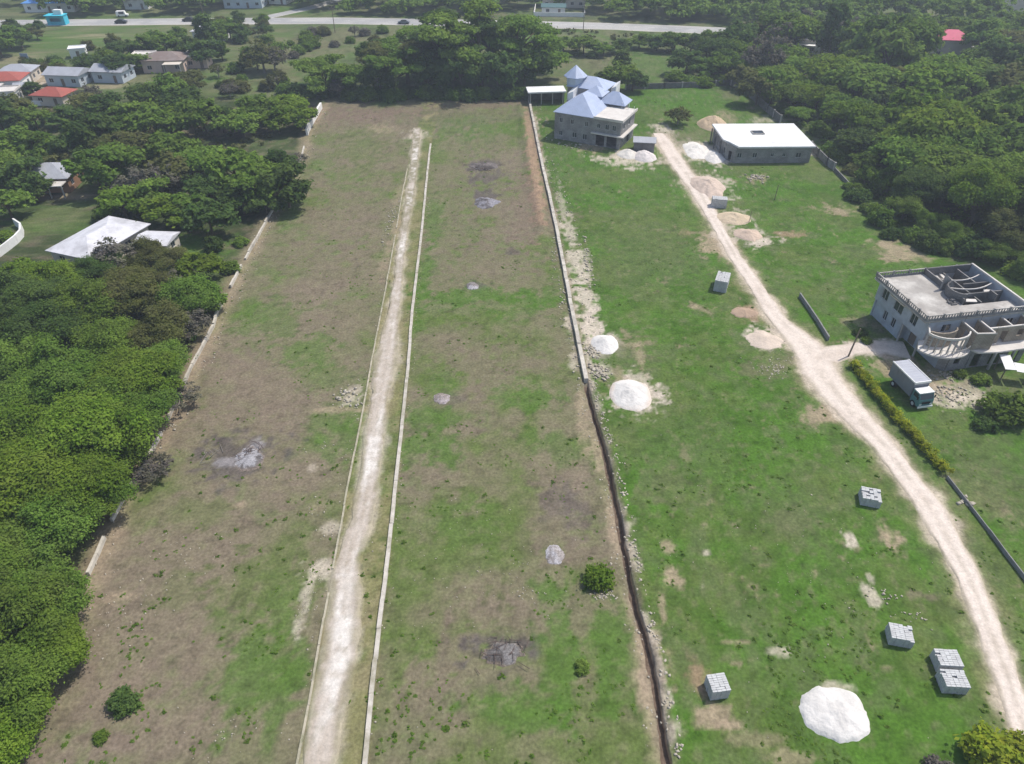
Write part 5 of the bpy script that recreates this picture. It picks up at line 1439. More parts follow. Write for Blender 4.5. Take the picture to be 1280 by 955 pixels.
# --- wood close by on the left
GL = "trees of the wood left of the bare plots"
near_left = [
 ('n1', 50, 735, 3.5, 1.0, 'leaf', "dark round tree at the front right edge of the left wood"), ('n3', 20, 765, 3.8, 1.0, 'leaf', "rounded tree at the left frame edge behind the yellowish front tree"),
 ('n1', 58, 805, 3.2, .9, 'leaf_bright', "bright bushy tree leaning over the bare soil at the lower left"), ('n3', 22, 850, 3.4, .9, 'leaf', "mid green tree above the bottom left corner"),
 ('n1', -5, 905, 3.4, .9, 'leaf_bright', "yellowish green tree in the bottom left corner"), ('n2', -10, 690, 4.0, 1.0, 'leaf', None),
 ('n1', 55, 655, 4.2, 1.0, 'leaf', None), ('n3', 118, 622, 3.2, .9, 'leaf', "mid green tree overhanging the boundary wall"), ('n2', 90, 600, 5.0, 1.0, 'leaf_bright', None),
 ('n2', 30, 595, 5.2, 1.05, 'leaf_bright', None), ('n1', 146, 560, 3.4, 1.0, 'leaf', None), ('n2', 105, 535, 5.4, 1.1, 'leaf_bright', "largest bright spreading crown in the left wood"),
 ('n1', 30, 520, 4.6, 1.0, 'leaf_bright', None), ('n3', 180, 512, 3.5, .9, 'leaf', None), ('n2', 160, 470, 5.2, 1.0, 'leaf_bright', None), ('n1', 80, 465, 4.8, 1.0, 'leaf', None),
 ('n3', 15, 450, 4.2, 1.0, 'leaf', None), ('n2', 198, 455, 4.0, .9, 'leaf', None), ('n1', 130, 415, 4.4, 1.0, 'leaf', None), ('n3', 50, 405, 4.4, 1.0, 'leaf_dark', None),
 ('n1', 195, 405, 4.4, .95, 'leaf_olive', "dull olive tree behind the bright spreading crowns"), ('s1', 232, 400, 3.4, .8, 'leaf_grey', "thin greyish tree beside the boundary wall"), ('n3', 0, 400, 4.2, 1.0, 'leaf_dark', None),
 ('n1', 35, 365, 4.6, 1.0, 'leaf_dark', None), ('n3', 105, 372, 4.4, 1.0, 'leaf', None), ('n2', 165, 358, 4.8, 1.0, 'leaf_olive', None), ('n1', 235, 360, 4.2, .9, 'leaf', None),
 ('s2', 140, 312, 3.8, .95, 'leaf_grey', "thin grey green tree rising in front of the white roofed bungalow"), ('n3', 60, 345, 4.0, .9, 'leaf_bright', None), ('r2', 262, 375, 2.4, .8, 'leaf', "small dark tree at the boundary wall behind the left wood"),
 ('n3', 118, 334, 3.4, .85, 'leaf_dark', None), ('r1', 20, 335, 3.0, .8, 'leaf_bright', None), ('r3', 245, 330, 3.2, .8, 'leaf_bright', None), ('s1', 200, 350, 3.6, .8, 'leaf_grey', "thin grey tree on the near side of the white roofed bungalow"),
 ('n1', 180, 312, 3.3, 1.0, 'leaf_olive', "leafy olive tree hiding the front of the white roofed bungalow"), ('n3', 215, 322, 3.0, .85, 'leaf_olive', None), ('n2', 40, 490, 4.6, 1.0, 'leaf', None), ('n3', 130, 505, 4.2, 1.0, 'leaf', None), ('s1', 185, 580, 2.6, .6, 'leaf_grey', "dry twiggy tree leaning over the old boundary wall"), ('s1', 222, 490, 2.8, .6, 'leaf_grey', "dry grey tree between the wood and the wall"),
]
near_left = [({'n2': 'n4', 'n1': 'n5'}.get(a[0], a[0]) if i % 2 else a[0], *a[1:]) for i, a in enumerate(near_left)]
TONE = {'leaf': 'mid green', 'leaf_bright': 'bright green', 'leaf_dark': 'dark green', 'leaf_olive': 'olive green', 'leaf_grey': 'greyish', 'leaf_yellow': 'yellow green'}
crowns([(k, px, py, r, zs, m, lab or f"{TONE[m]} {'flat topped' if k in ('n2', 'n4') else 'rounded'} tree inside the near wood left of the bare plots") for k, px, py, r, zs, m, lab in near_left], GL)
crowns([('b1', 265, 300, 2.0, 1.3, 'leaf_dark', "small round tree on the lawn beside the boundary wall"), ('f1', 288, 330, 1.8, .9, 'leaf', "leafy shrub on the lawn against the boundary wall"), ('f2', 300, 300, 1.6, .8, 'leaf', "small shrub at the top of the boundary wall lawn")])

# --- belt of trees behind the white bungalow
GB = "trees of the belt behind the white roofed bungalow"
belt = [
 ('r1', 355, 225, 5.0, 1.0, 'leaf_dark', "dark tree overhanging the boundary wall at the end of the tree belt"), ('u1', 318, 225, 5.6, 1.05, 'leaf', None), ('r2', 340, 205, 4.6, 1.0, 'leaf_dark', None), ('r3', 290, 205, 5.0, 1.0, 'leaf', None),
 ('r1', 262, 235, 4.2, .9, 'leaf_dark', None), ('u2', 250, 200, 5.4, 1.0, 'leaf', None), ('s2', 170, 222, 4.6, .9, 'leaf_grey', "pale grey leafless tree in the middle of the tree belt"), ('s1', 195, 215, 4.2, 1.0, 'leaf_grey', "grey thin tree right of the pale leafless tree"),
 ('r2', 215, 205, 4.8, 1.0, 'leaf_olive', None), ('r1', 140, 195, 5.0, 1.0, 'leaf', None), ('r3', 115, 205, 4.8, 1.0, 'leaf', None), ('u1', 150, 180, 5.6, 1.0, 'leaf_olive', None), ('r2', 195, 180, 4.6, .9, 'leaf', None),
 ('r1', 225, 180, 4.6, .9, 'leaf', None), ('r3', 110, 160, 5.0, 1.1, 'leaf_dark', "very dark tree at the left end of the tree belt"), ('r1', 90, 178, 4.6, 1.0, 'leaf_dark', None), ('r2', 42, 180, 4.6, .9, 'leaf', None), ('r3', 15, 175, 4.4, .9, 'leaf', None),
 ('r2', 60, 178, 3.8, .9, 'leaf_dark', None), ('r1', 20, 215, 4.6, 1.0, 'leaf_dark', "dark tree at the left edge in front of the brown walled house"), ('r2', 40, 232, 3.4, .8, 'leaf_dark', None), ('r3', 5, 250, 3.6, .8, 'leaf', None), ('u2', -5, 205, 5, 1.0, 'leaf', None),
 ('r1', 150, 250, 4.0, .85, 'leaf_bright', "bright round tree behind the roof of the white bungalow"), ('r2', 205, 260, 4.2, .85, 'leaf_bright', "bright leafy tree right behind the white bungalow"), ('r3', 258, 265, 4.0, .9, 'leaf_dark', "dark leafy tree right of the bright ones behind the bungalow"),
 ('r1', 180, 240, 4.2, .9, 'leaf', None), ('r3', 235, 255, 3.6, .8, 'leaf', None), ('f1', 130, 262, 2.8, .9, 'leaf_dark', None), ('s1', 370, 195, 2.6, .7, 'leaf_grey', "thin brownish tree at the top end of the boundary wall"), ('r2', 300, 245, 4.2, .8, 'leaf_dark', None), ('r1', 330, 250, 3.6, .75, 'leaf_dark', None),
 ('f2', 4, 292, 1.9, .9, 'leaf_bright', "bright shrub behind the curved white garden wall"), ('f1', -14, 304, 2.0, .9, 'leaf', None), ('r1', 65, 202, 3.4, .8, 'leaf_olive', None)]
crowns([(k, px, py, r, zs, m, lab or f"{TONE[m]} {'spreading' if k[0]=='u' else 'round'} {'shrub' if k[0]=='f' else 'tree'} in the tree belt between bungalow and hamlet") for k, px, py, r, zs, m, lab in belt], GB)

# --- second belt, nearer the hamlet
GH = "trees round the far hamlet"
ham = [
 ('r1', 375, 140, 4.6, .8, 'leaf_bright', "bright tree at the far end of the boundary wall"), ('r2', 345, 145, 4.8, .8, 'leaf_bright', None), ('r3', 322, 130, 4.6, .8, 'leaf', None), ('r1', 300, 148, 4.8, .8, 'leaf', None), ('u1', 358, 128, 5, .8, 'leaf_bright', None),
 ('r2', 275, 145, 4.6, .8, 'leaf_dark', None), ('r3', 250, 138, 5.0, .85, 'leaf', None), ('r1', 225, 120, 5.4, .9, 'leaf_dark', None), ('r2', 205, 108, 5.6, 1.0, 'leaf', "big round tree in front of the peach house"), ('r1', 185, 118, 5.2, .9, 'leaf_dark', None), ('u2', 232, 100, 5.6, .9, 'leaf_olive', None),
 ('r3', 190, 148, 4.8, .8, 'leaf', None), ('r1', 160, 140, 5.0, .9, 'leaf', None), ('r2', 150, 155, 4.2, .8, 'leaf', None), ('r3', 130, 130, 4.6, .9, 'leaf_dark', None), ('r1', 110, 128, 4.4, .9, 'leaf_olive', None), ('s1', 108, 112, 3.6, .9, 'leaf_grey', "thin pale tree in front of the left bungalow"),
 ('r1', 80, 140, 4.0, .8, 'leaf_dark', None), ('r2', 12, 130, 5.0, .9, 'leaf_olive', "olive tree at the left frame edge below the cream house"), ('r3', -6, 140, 4.6, .9, 'leaf_dark', None), ('r1', 40, 142, 4.2, .8, 'leaf', None), ('r2', 215, 142, 4.6, .8, 'leaf_bright', None),
 ('r1', 110, 74, 4.2, .8, 'leaf_dark', None), ('r2', 130, 68, 4.4, .8, 'leaf', None), ('r3', 148, 76, 4.4, .8, 'leaf_dark', None), ('r1', 165, 74, 4.0, .8, 'leaf', None), ('r2', 136, 62, 3.8, .8, 'leaf_dark', None), ('f1', 70, 77, 2.6, .9, 'leaf', None), ('f2', 48, 76, 2.4, .9, 'leaf', None),
 ('r1', 178, 50, 4.4, .8, 'leaf', None), ('r2', 192, 46, 4.6, .8, 'leaf', None), ('r3', 205, 52, 4.4, .8, 'leaf', None), ('r1', 158, 56, 3.6, .8, 'leaf_dark', None), ('r2', 220, 40, 3.6, .8, 'leaf', None), ('t1', 255, 34, 3.4, 1.1, 'leaf_dark', "dark upright tree beside the white cottage below the road"),
 ('r1', 250, 60, 5.0, .9, 'leaf_dark', "dark round tree right of the peach house"), ('r2', 233, 55, 4.2, .9, 'leaf_dark', None), ('r3', 270, 44, 3.6, .9, 'leaf', None), ('r1', 285, 32, 4.6, .9, 'leaf', None), ('r2', 300, 38, 4.0, .8, 'leaf_dark', None), ('t2', 275, 60, 2.4, .8, 'leaf', None),
 ('s2', 325, 62, 6.0, .9, 'leaf_olive', "round greyish tree standing alone left of the big dark trees"), ('s1', 340, 66, 5.0, .9, 'leaf_grey', None), ('r3', 318, 66, 4.2, .9, 'leaf', None), ('s1', 285, 108, 2.8, .8, 'leaf_grey', "small bare tree in the dry field left of the big dark trees"),
 ('r2', 8, 42, 5.2, .8, 'leaf', "tree at the left frame edge below the main road"), ('r1', 22, 44, 4.4, .8, 'leaf_dark', None), ('r3', -6, 50, 5, .8, 'leaf', None), ('t1', 40, 110, 2.4, .6, 'leaf_dark', None)]
crowns([(k, px, py, r, zs, m, lab or f"{TONE[m]} {'slender' if k[0]=='t' else 'spreading' if k[0]=='u' else 'round'} {'shrub' if k[0]=='f' else 'tree'} among the houses of the far hamlet") for k, px, py, r, zs, m, lab in ham], GH)

rr = random.Random(55)
for (x0, x1, y0, y1, n) in ((100, 240, 58, 80, 16), (235, 335, 26, 60, 18), (300, 420, 46, 78, 16), (0, 60, 36, 52, 8), (20, 110, 76, 90, 7), (250, 360, 80, 118, 12), (380, 480, 36, 60, 9)):
    for _ in range(n):
        px, py = rr.uniform(x0, x1), rr.uniform(y0, y1); x, y = G(px, py)
        if any(math.hypot(x - a, y - b) < 8 for a, b in ((-127, 214), (-116, 217.6), (-104.6, 228.6), (-113.4, 233), (-103.5, 265.5), (-96.5, 232.5), (-138.5, 243), (-143, 217))): continue
        k = rr.choice(['f1', 'f2', 'f1', 's1'] if x0 > 240 else ['f1', 'f2', 'r2'])
        m = rr.choice(['leaf', 'leaf_olive', 'leaf_dark'] if x0 < 300 else ['leaf_olive', 'leaf_grey', 'leaf'])
        plant(k, x, y, rr.uniform(.5, .95) if k != 'r2' else rr.uniform(.5, .7), m, f"{TONE[m]} {'thin' if k == 's1' else 'low'} {'shrub' if k[0] == 'f' else 'tree'} dotted over the rough ground round the far hamlet", "scrub round the far hamlet", 'bush' if k[0] == 'f' else 'tree')

# --- the big dark trees at the end of the plots
plant('big1', -9, 212, 1.12, 'leaf', "largest broad dark tree at the end of the unpaved street", cat='tree', rz=.4, zs=1.1)
plant('big2', -33, 207, 1.02, 'leaf', "broad dark tree left of the largest tree at the plot end", cat='tree', rz=1.2)
plant('big2', -52, 205, .80, 'leaf', "lower spreading tree at the left end of the big dark trees", cat='tree', rz=2.2)
plant('big2', 0, 220, 1.15, 'leaf', "tall dark tree behind the largest tree towards the road", cat='tree', rz=3.0, zs=1.15)
plant('big2', -24, 224, 1.1, 'leaf', "spreading tree behind the broad dark trees at the plot end", cat='tree', rz=5.1, zs=1.0)
plant('r3', -42, 226, 1.1, 'leaf_dark', "round dark tree above the left end of the big dark trees", cat='tree')
for (k, x, y, sc, m, lab) in (('r3', -4, 203.5, 1.25, 'leaf_dark', "dark tree at the right foot of the largest broad tree"), ('r1', -14, 203, 1.3, 'leaf_dark', "dark tree under the middle of the largest broad tree"), ('r2', -23, 202.5, 1.2, 'leaf_dark', "dark tree under the left side of the largest broad tree"),
                             ('r3', -36, 201.5, 1.0, 'leaf_dark', "dark tree in front of the broad dark tree left of the largest"), ('r1', 3.5, 208, 1.35, 'leaf_dark', "dark tree at the right end of the big trees near the open shed"), ('r2', 6, 216, 1.3, 'leaf', "green tree behind the open shed"), ('r1', -46, 203, .85, 'leaf', "small tree under the left end of the big dark trees")):
    plant(k, x, y, sc, m, lab, None, 'tree', zs=1.15)
GE = "bushes under the big dark trees"
rr = random.Random(21)
for k in range(26):
    x = -62 + k * 2.55 + rr.uniform(-.6, .6); y = 199.0 + rr.uniform(-.8, 2.6) + (3 if x < -45 else 0)
    plant('f1' if k % 2 else 'f2', x, y, rr.uniform(.75, 1.15), 'leaf_dark' if k % 3 else 'leaf', "dark bush in the hedge row under the big dark trees", GE, 'bush')
plant('big1', -17, 217, 1.05, 'leaf_dark', "broad dark tree just behind the left half of the largest tree", cat='tree', rz=2.9, zs=1.05)
plant('big1', 1, 215, .92, 'leaf', "broad tree filling the right side behind the largest tree", cat='tree', rz=4.4, zs=1.12)
plant('big2', -30, 214, 1.05, 'leaf_olive', "olive toned spreading tree behind the left broad dark tree", cat='tree', rz=.2, zs=1.0)
plant('s2', -47, 201, .75, 'leaf_grey', "pale bare branched tree in the shade left of the big dark trees")

# --- field and trees between the lawn and the main road
GF = "trees between the lawn and the main road"
ff = [('r1', 775, 88, 5.0, .9, 'leaf', "broad round tree right behind the blue roofed house"), ('r2', 760, 96, 3.6, .8, 'leaf_dark', None), ('r3', 792, 96, 3.6, .8, 'leaf_dark', None), ('t1', 778, 72, 2.6, .8, 'leaf_dark', None), ('r2', 775, 55, 3.8, .7, 'leaf_dark', None), ('r1', 755, 58, 3.6, .7, 'leaf', None),
 ('r3', 730, 52, 4.2, .7, 'leaf', None), ('r1', 705, 52, 4.0, .7, 'leaf', None), ('r2', 685, 55, 4.0, .7, 'leaf_dark', None), ('r2', 800, 48, 4.2, .7, 'leaf', None), ('r1', 822, 50, 4.2, .7, 'leaf_dark', None), ('r3', 845, 48, 4.4, .7, 'leaf', None), ('r2', 865, 50, 4.4, .8, 'leaf_dark', None), ('r1', 885, 55, 4.8, .8, 'leaf_dark', None),
 ('r3', 860, 72, 4.6, .8, 'leaf_dark', None), ('r2', 880, 82, 4.4, .8, 'leaf', None), ('r1', 900, 75, 4.8, .9, 'leaf', None), ('f1', 845, 92, 3.2, .8, 'leaf', None), ('f2', 862, 98, 3.0, .8, 'leaf', None), ('f1', 880, 99, 3.0, .8, 'leaf_bright', None), ('f2', 898, 96, 3.2, .8, 'leaf', None), ('f1', 740, 66, 2.4, .7, 'leaf_dark', None), ('f2', 720, 64, 2.4, .7, 'leaf', None), ('r3', 660, 60, 4, .8, 'leaf_dark', None)]
crowns([(k, px, py, r, zs, m, lab or f"{TONE[m]} {'shrub' if k[0]=='f' else 'tree'} in the rough field between the lawn and the main road") for k, px, py, r, zs, m, lab in ff], GF)
crowns([('s2', 849, 140, 3.4, .75, 'leaf_olive', "lone thin crowned tree on the lawn between the two new buildings")])

# --- the wood on the right
GR = "trees of the wood on the right"
POLY_R = [(66, 220), (69.5, 192), (73, 166), (73, 150), (72.5, 137), (73.5, 126), (78, 114), (84, 105), (91, 98.5), (99, 91), (120, 80), (160, 130), (205, 205), (228, 246), (205, 262), (150, 255), (110, 250), (84, 252), (62, 245)]
rr = random.Random(77)
pts = []
tries = 0
while tries < 24000 and len(pts) < 190:
    tries += 1
    x, y = rr.uniform(60, 230), rr.uniform(80, 262)
    if not inpoly(x, y, POLY_R) or x > .5647 * y + 38: continue
    dmin = 5.0 + 3.2 * min(1, max(0, (y - 110) / 130))
    if any((x - a) ** 2 + (y - b) ** 2 < dmin ** 2 for a, b in pts): continue
    if (abs(x - WHX / WHY * y) < 9 and WHY - 34 < y < WHY + 7) or (abs(x - CRX / CRY * y) < 9 and CRY - 16 < y < CRY + 7) or math.hypot(x - WHX, y - WHY) < 9 or math.hypot(x - CRX, y - CRY) < 9: continue
    pts.append((x, y))
for (x, y) in pts:
    m = rr.choices(['leaf', 'leaf_bright', 'leaf_dark', 'leaf_olive'], [.56, .30, .08, .06])[0]
    if y < 135: k = rr.choice(['n1', 'n2', 'n3', 'n4', 'n5'])
    else: k = rr.choice(['r1', 'r2', 'r3', 'u1', 'u1', 'u2', 'u2'])
    e_in = min(abs(x - 74) / 14, 1) if y < 200 else 1
    sc = rr.uniform(.78, 1.34) * (.72 + .4 * e_in) * (1.12 if y > 180 else 1)
    if x - (73 if y > 120 else 84) < 3: sc *= .8
    if y < 112: sc *= .8
    if abs(x / y - CRX / CRY) < .045 and CRY - 45 < y < CRY: sc = min(sc, .72)
    where = "nearest the unfinished house" if y < 122 else "along the block wall edge" if x < 80 else "farther back" if y > 205 else "in the middle of the right hand wood"
    plant(k, x, y, sc, m, f"{'large' if sc > 1.05 else 'smaller'} {TONE[m]} {'flat topped' if k[0] == 'u' or k in ('n2', 'n4') else 'rounded'} tree {where if 'wood' in where else where + ' in the right wood'}", GR, 'tree', zs=rr.uniform(.85, 1.3))
crowns([('u2', 905, 62, 6.2, 1.2, 'leaf_dark', "dark tree at the left tip of the right hand wood"), ('s2', 955, 62, 6.5, 1.1, 'leaf_grey', "purplish grey bare tree at the left end of the right hand wood"), ('s2', 975, 45, 6.5, 1.1, 'leaf_grey', "grey feathery tree left of the white house in the wood"),
 ('r1', 925, 40, 6.4, 1.1, 'leaf_dark', "dark round tree below the main road at the left end of the wood"), ('s2', 1000, 28, 6.4, 1.2, 'leaf_grey', "dark feathery tree left of the white house near the top"), ('t1', 1045, 32, 4.4, 1.4, 'leaf_dark', "tall dark narrow tree just right of the white house"), ('s1', 1058, 30, 4.6, 1.3, 'leaf_grey', "thin grey tree beside the tall narrow tree"),
 ('u1', 1125, 45, 9.5, 1.4, 'leaf', "largest dome shaped green tree near the top right"), ('r2', 1100, 55, 5.6, 1.0, 'leaf_bright', "bright round tree at the foot of the large dome shaped tree"), ('r1', 930, 90, 4.2, .9, 'leaf_olive', "olive tree at the corner of the dark back wall"), ('r3', 950, 105, 4.6, .9, 'leaf_olive', "yellowish olive tree along the dark wall of the wood"), ('f1', 935, 108, 2.6, .8, 'leaf_bright', "bright bush at the corner of the dark back wall")])
# shrubs in front of the wood by the unfinished house and along the wall
GS = "shrubs along the edge of the right hand wood"
for (px, py, r, m) in ((1055, 235, 1.6, 'leaf'), (1068, 250, 1.8, 'leaf_dark'), (1080, 268, 1.8, 'leaf'), (1095, 280, 2.0, 'leaf'), (1105, 296, 2.0, 'leaf_dark'), (1130, 300, 2.2, 'leaf'), (1150, 310, 2.4, 'leaf_dark'), (1170, 315, 2.2, 'leaf'), (1030, 190, 2.0, 'leaf'), (1045, 200, 2.2, 'leaf'), (1060, 215, 2.2, 'leaf_olive'), (1020, 168, 2.4, 'leaf'), (1000, 150, 2.2, 'leaf_dark'), (1200, 318, 2.4, 'leaf_dark'), (975, 140, 2.2, 'leaf'), (1235, 325, 2.4, 'leaf'), (1265, 345, 2.2, 'leaf_bright')):
    x, y = G(px, py)
    x += rr.uniform(.5, 1.6)
    plant(rr.choice(['f1', 'f2']), x, y, r / 3.0 * rr.uniform(.8, 1.5), m, f"{TONE[m]} shrub along the edge of the right hand wood", GS, 'bush', zs=rr.uniform(.7, 1.4))
    for _ in range(2):
        plant(rr.choice(['f1', 'f2', 'b1']), x + rr.uniform(-1.6, 3.5), y + rr.uniform(-2, 2), rr.uniform(.3, .7), m, f"{TONE[m]} shrub along the edge of the right hand wood", GS, 'bush', zs=rr.uniform(.6, 1.2))

# --- single bushes on the plots
def bush(px, py, r, m, label, key='b1', zs=1.0):
    x, y = G(px, py); plant(key, x, y, r / 1.5, m, label, None, 'bush', zs=zs)
bush(746, 726, 1.75, 'leaf_bright', "bright green bush between the middle plot and the trench", 'b1', .95)
bush(157, 880, 1.55, 'leaf_dark', "round dark green bush in the lower left bare plot", 'b2', .9)
bush(127, 922, .75, 'leaf', "small low bush below the round dark bush at the lower left", 'b1', .7)
bush(727, 836, .85, 'leaf', "small dark green bush near the bottom of the middle plot", 'b2', .8)
bush(1075, 418, 1.2, 'leaf_dark', "small dark bush in the shade left of the unfinished house", 'b2', .8)
bush(1082, 428, 1.0, 'leaf', "low bush at the edge of the drive left of the unfinished house", 'b1', .8)
for (px, py, r, m, lab, k) in ((1232, 945, 2.5, 'leaf_yellow', "large yellow green bush at the bottom right corner", 'b1'), (1275, 950, 2.2, 'leaf_yellow', "yellow green bush at the frame edge beside the large one", 'b2'),
                            (1175, 968, 1.5, 'leaf_grey', "dry greyish bush at the bottom edge left of the yellow green bush", 'b2'), (1257, 522, 3.4, 'leaf', "big dark green bush at the right frame edge below the unfinished house", 'b1'), (1295, 520, 3.2, 'leaf_dark', "dark bush cut by the right frame edge beside the big one", 'b2'), (1230, 535, 1.6, 'leaf_dark', "small dark bush left of the big bush at the right edge", 'b2'), (1200, 470, 1.0, 'leaf', "low green bush beside the ground floor of the unfinished house", 'b1'), (1225, 478, 1.4, 'leaf', "green weeds bush between the truck yard and the lean to", 'b2')):
    bush(px, py, r, m, lab, k, .95)


# --- hedge along the track
def hedge():
    P = np.array(GA([(1064, 456), (1085, 482), (1115, 519), (1148, 556), (1182, 594)]))
    e = empty("hedge", (*P[0], 0)); tag(e, "clipped yellow green hedge along the right side of the winding track", "hedge")
    rng = np.random.default_rng(33)
    s = np.concatenate([[0], np.cumsum(np.hypot(*np.diff(P, axis=0).T))]); n = 150
    t = rng.uniform(0, s[-1], n)
    c = np.stack([np.interp(t, s, P[:, 0]) - P[0, 0], np.interp(t, s, P[:, 1]) - P[0, 1], rng.uniform(.25, 1.05, n)], -1)
    c[:, :2] += rng.normal(size=(n, 2)) * .25
    V, tone = leaves(c, rng.uniform(.28, .48, n), 110, .13, rng, .9, tones=np.clip(rng.normal(.45, .28, n), 0, 1))
    link_mesh("foliage", leaf_mesh("foliage", V, tone, M['leaf_hedge']), e)
    mb = MB()
    for k in range(0, n, 3): mb.tube((c[k, 0], c[k, 1], -.1), (c[k, 0] + .1, c[k, 1], c[k, 2]), .03, .015, 4)
    mb.build("stems", M['bark'], e)
hedge()


# --- ground cover: what nobody could count
def cover(name, n, sampler, per, rad, leaf, m, seed, flat=.7, h=.15, up=.3, cat=None):
    rng = np.random.default_rng(seed)
    P = sampler(n, rng)
    r = rng.uniform(.5, 1.3, len(P)) * rad
    c = np.concatenate([P, (r * h)[:, None]], 1)
    V, t = leaves(c, r, per, leaf, rng, flat, up, tones=np.clip(rng.normal(.45, .25, len(P)), 0, 1), shell=.2)
    V[:, 2] = np.maximum(V[:, 2], .01)
    o = link_mesh(name, leaf_mesh(name, V, t, m)); tag(o, kind="stuff")
    return o


def in_poly_np(x, y, P):
    c = np.zeros(x.shape, bool); n = len(P)
    for i in range(n):
        (x1, y1), (x2, y2) = P[i], P[(i + 1) % n]
        if y1 == y2: continue
        c ^= ((y1 > y) != (y2 > y)) & (x < (x2 - x1) * (y - y1) / (y2 - y1) + x1)
    return c


def off_tracks(x, y):
    ok = (band(RTL, RTR, x, y) > .4) | (y > 172)
    ok &= (band(CTL, CTR, x, y) > .1) | (y > 175)
    ok &= (np.abs(x - xtrench(y)) > .7) | (y > 198)
    for (px, py, rx, ry) in ((1044, 893, 48, 42), (789, 493, 30, 24), (756, 430, 22, 17), (1110, 434, 60, 14), (957, 178, 70, 30), (735, 160, 70, 32), (1200, 420, 110, 60), (1142, 490, 32, 36)):
        cx, cy = G(px, py); mpp = (cy * math.cos(PITCH) + CAM_H * math.sin(PITCH)) / F_PX; my = abs(G(px, py - 1)[1] - G(px, py + 1)[1]) / 2
        ok &= np.hypot((x - cx) / (rx * mpp), (y - cy) / (ry * my)) > 1
    return ok


def field_sampler(dens, cut):
    def f(n, rng):
        y = 24 + (200 - 24) * rng.random(n * 6) ** 1.7
        half = .5647 * y + 28
        x = rng.uniform(-1, 1, n * 6) * half
        keep = (x > xline(WL, y) + .5) & off_tracks(x, y) & (x < np.where(y > 120, 69, 95))
        keep &= fbm(x, y, 6, 4, dens) + (fbm(x, y, 1.3, 3, dens + 1) - .5) * .8 > cut
        x, y = x[keep][:n], y[keep][:n]
        return np.stack([x, y], -1)
    return f


cover("weeds", 2200, field_sampler(91, .62), 8, .24, .16, M['weed'], 41, h=.05, flat=.35, up=1.2)
cover("low_weeds", 460, field_sampler(95, .64), 30, .42, .14, M['weed'], 42, h=.1, flat=.4, up=1.0)


def poly_sampler(P):
    P_ = np.array(P)
    def f(n, rng):
        x = rng.uniform(P_[:, 0].min(), P_[:, 0].max(), n * 5); y = rng.uniform(P_[:, 1].min(), P_[:, 1].max(), n * 5)
        k = in_poly_np(x, y, P) & (np.abs(x) < .5647 * y + 45)
        return np.stack([x[k][:n], y[k][:n]], -1)
    return f
LEFT_POLY = [(-44.5, 30), (-45, 46), (-45.5, 78), (-47, 100), (-62, 106), (-84, 104), (-96, 110), (-80, 78), (-62, 46), (-52, 28)]
cover("undergrowth", 1500, poly_sampler(POLY_R), 40, 1.5, .42, M['leaf'], 51, h=.45)
cover("undergrowth", 420, poly_sampler(LEFT_POLY), 70, 1.0, .24, M['leaf'], 52, h=.45)
cover("undergrowth", 420, poly_sampler([(-52, 118), (-56, 132), (-56, 172), (-62, 190), (-100, 192), (-150, 188), (-150, 170), (-110, 158), (-84, 150), (-80, 126)]), 50, 1.2, .36, M['leaf_olive'], 53, h=.4)
cover("scrub", 160, poly_sampler([(50, 218), (66, 225), (78, 268), (20, 280), (8, 268), (50, 262)]), 40, 1.1, .4, M['leaf_olive'], 54, h=.3)


# --- the far woods beyond the main road: reads as one mass
def far_woods():
    rng = np.random.default_rng(66)
    Vs, Ts = [], []
    k = 0
    for row, (dy, sp) in enumerate(((15, 6.2), (24, 6.5), (34, 7), (46, 8))):
        x = -235 + rng.uniform(0, 5)
        while x < 300:
            yr = np.interp(x, RC[:, 0], RC[:, 1]) + dy + rng.uniform(-3, 3)
            skip = row == 0 and (-224 < x < -182 or -118 < x < -70 or -7 < x < 38)
            skip |= row == 0 and (-160 < x < -138) or (row == 1 and (-115 < x < -84 or 6 < x < 34 or -222 < x < -190)) or (180 < x < 222 and yr < 325)
            if not skip:
                R_ = rng.uniform(4, 6.4); H_ = rng.uniform(6.5, 10) * (.85 if row == 0 else 1.15)
                V, t, c = crown_parts('round' if rng.random() < .7 else 'umbrella', int(rng.integers(1e6)), R_, H_, 26, 40, .85)
                Vs.append(V + np.array([x, yr, 0])); Ts.append(np.clip(t + rng.normal() * .15, 0, 1))
            x += sp * rng.uniform(.7, 1.2)
    V = np.concatenate(Vs); t = np.concatenate(Ts)
    o = link_mesh("far_woods", leaf_mesh("far_woods", V, t, M['leaf'])); tag(o, kind="stuff")
far_woods()


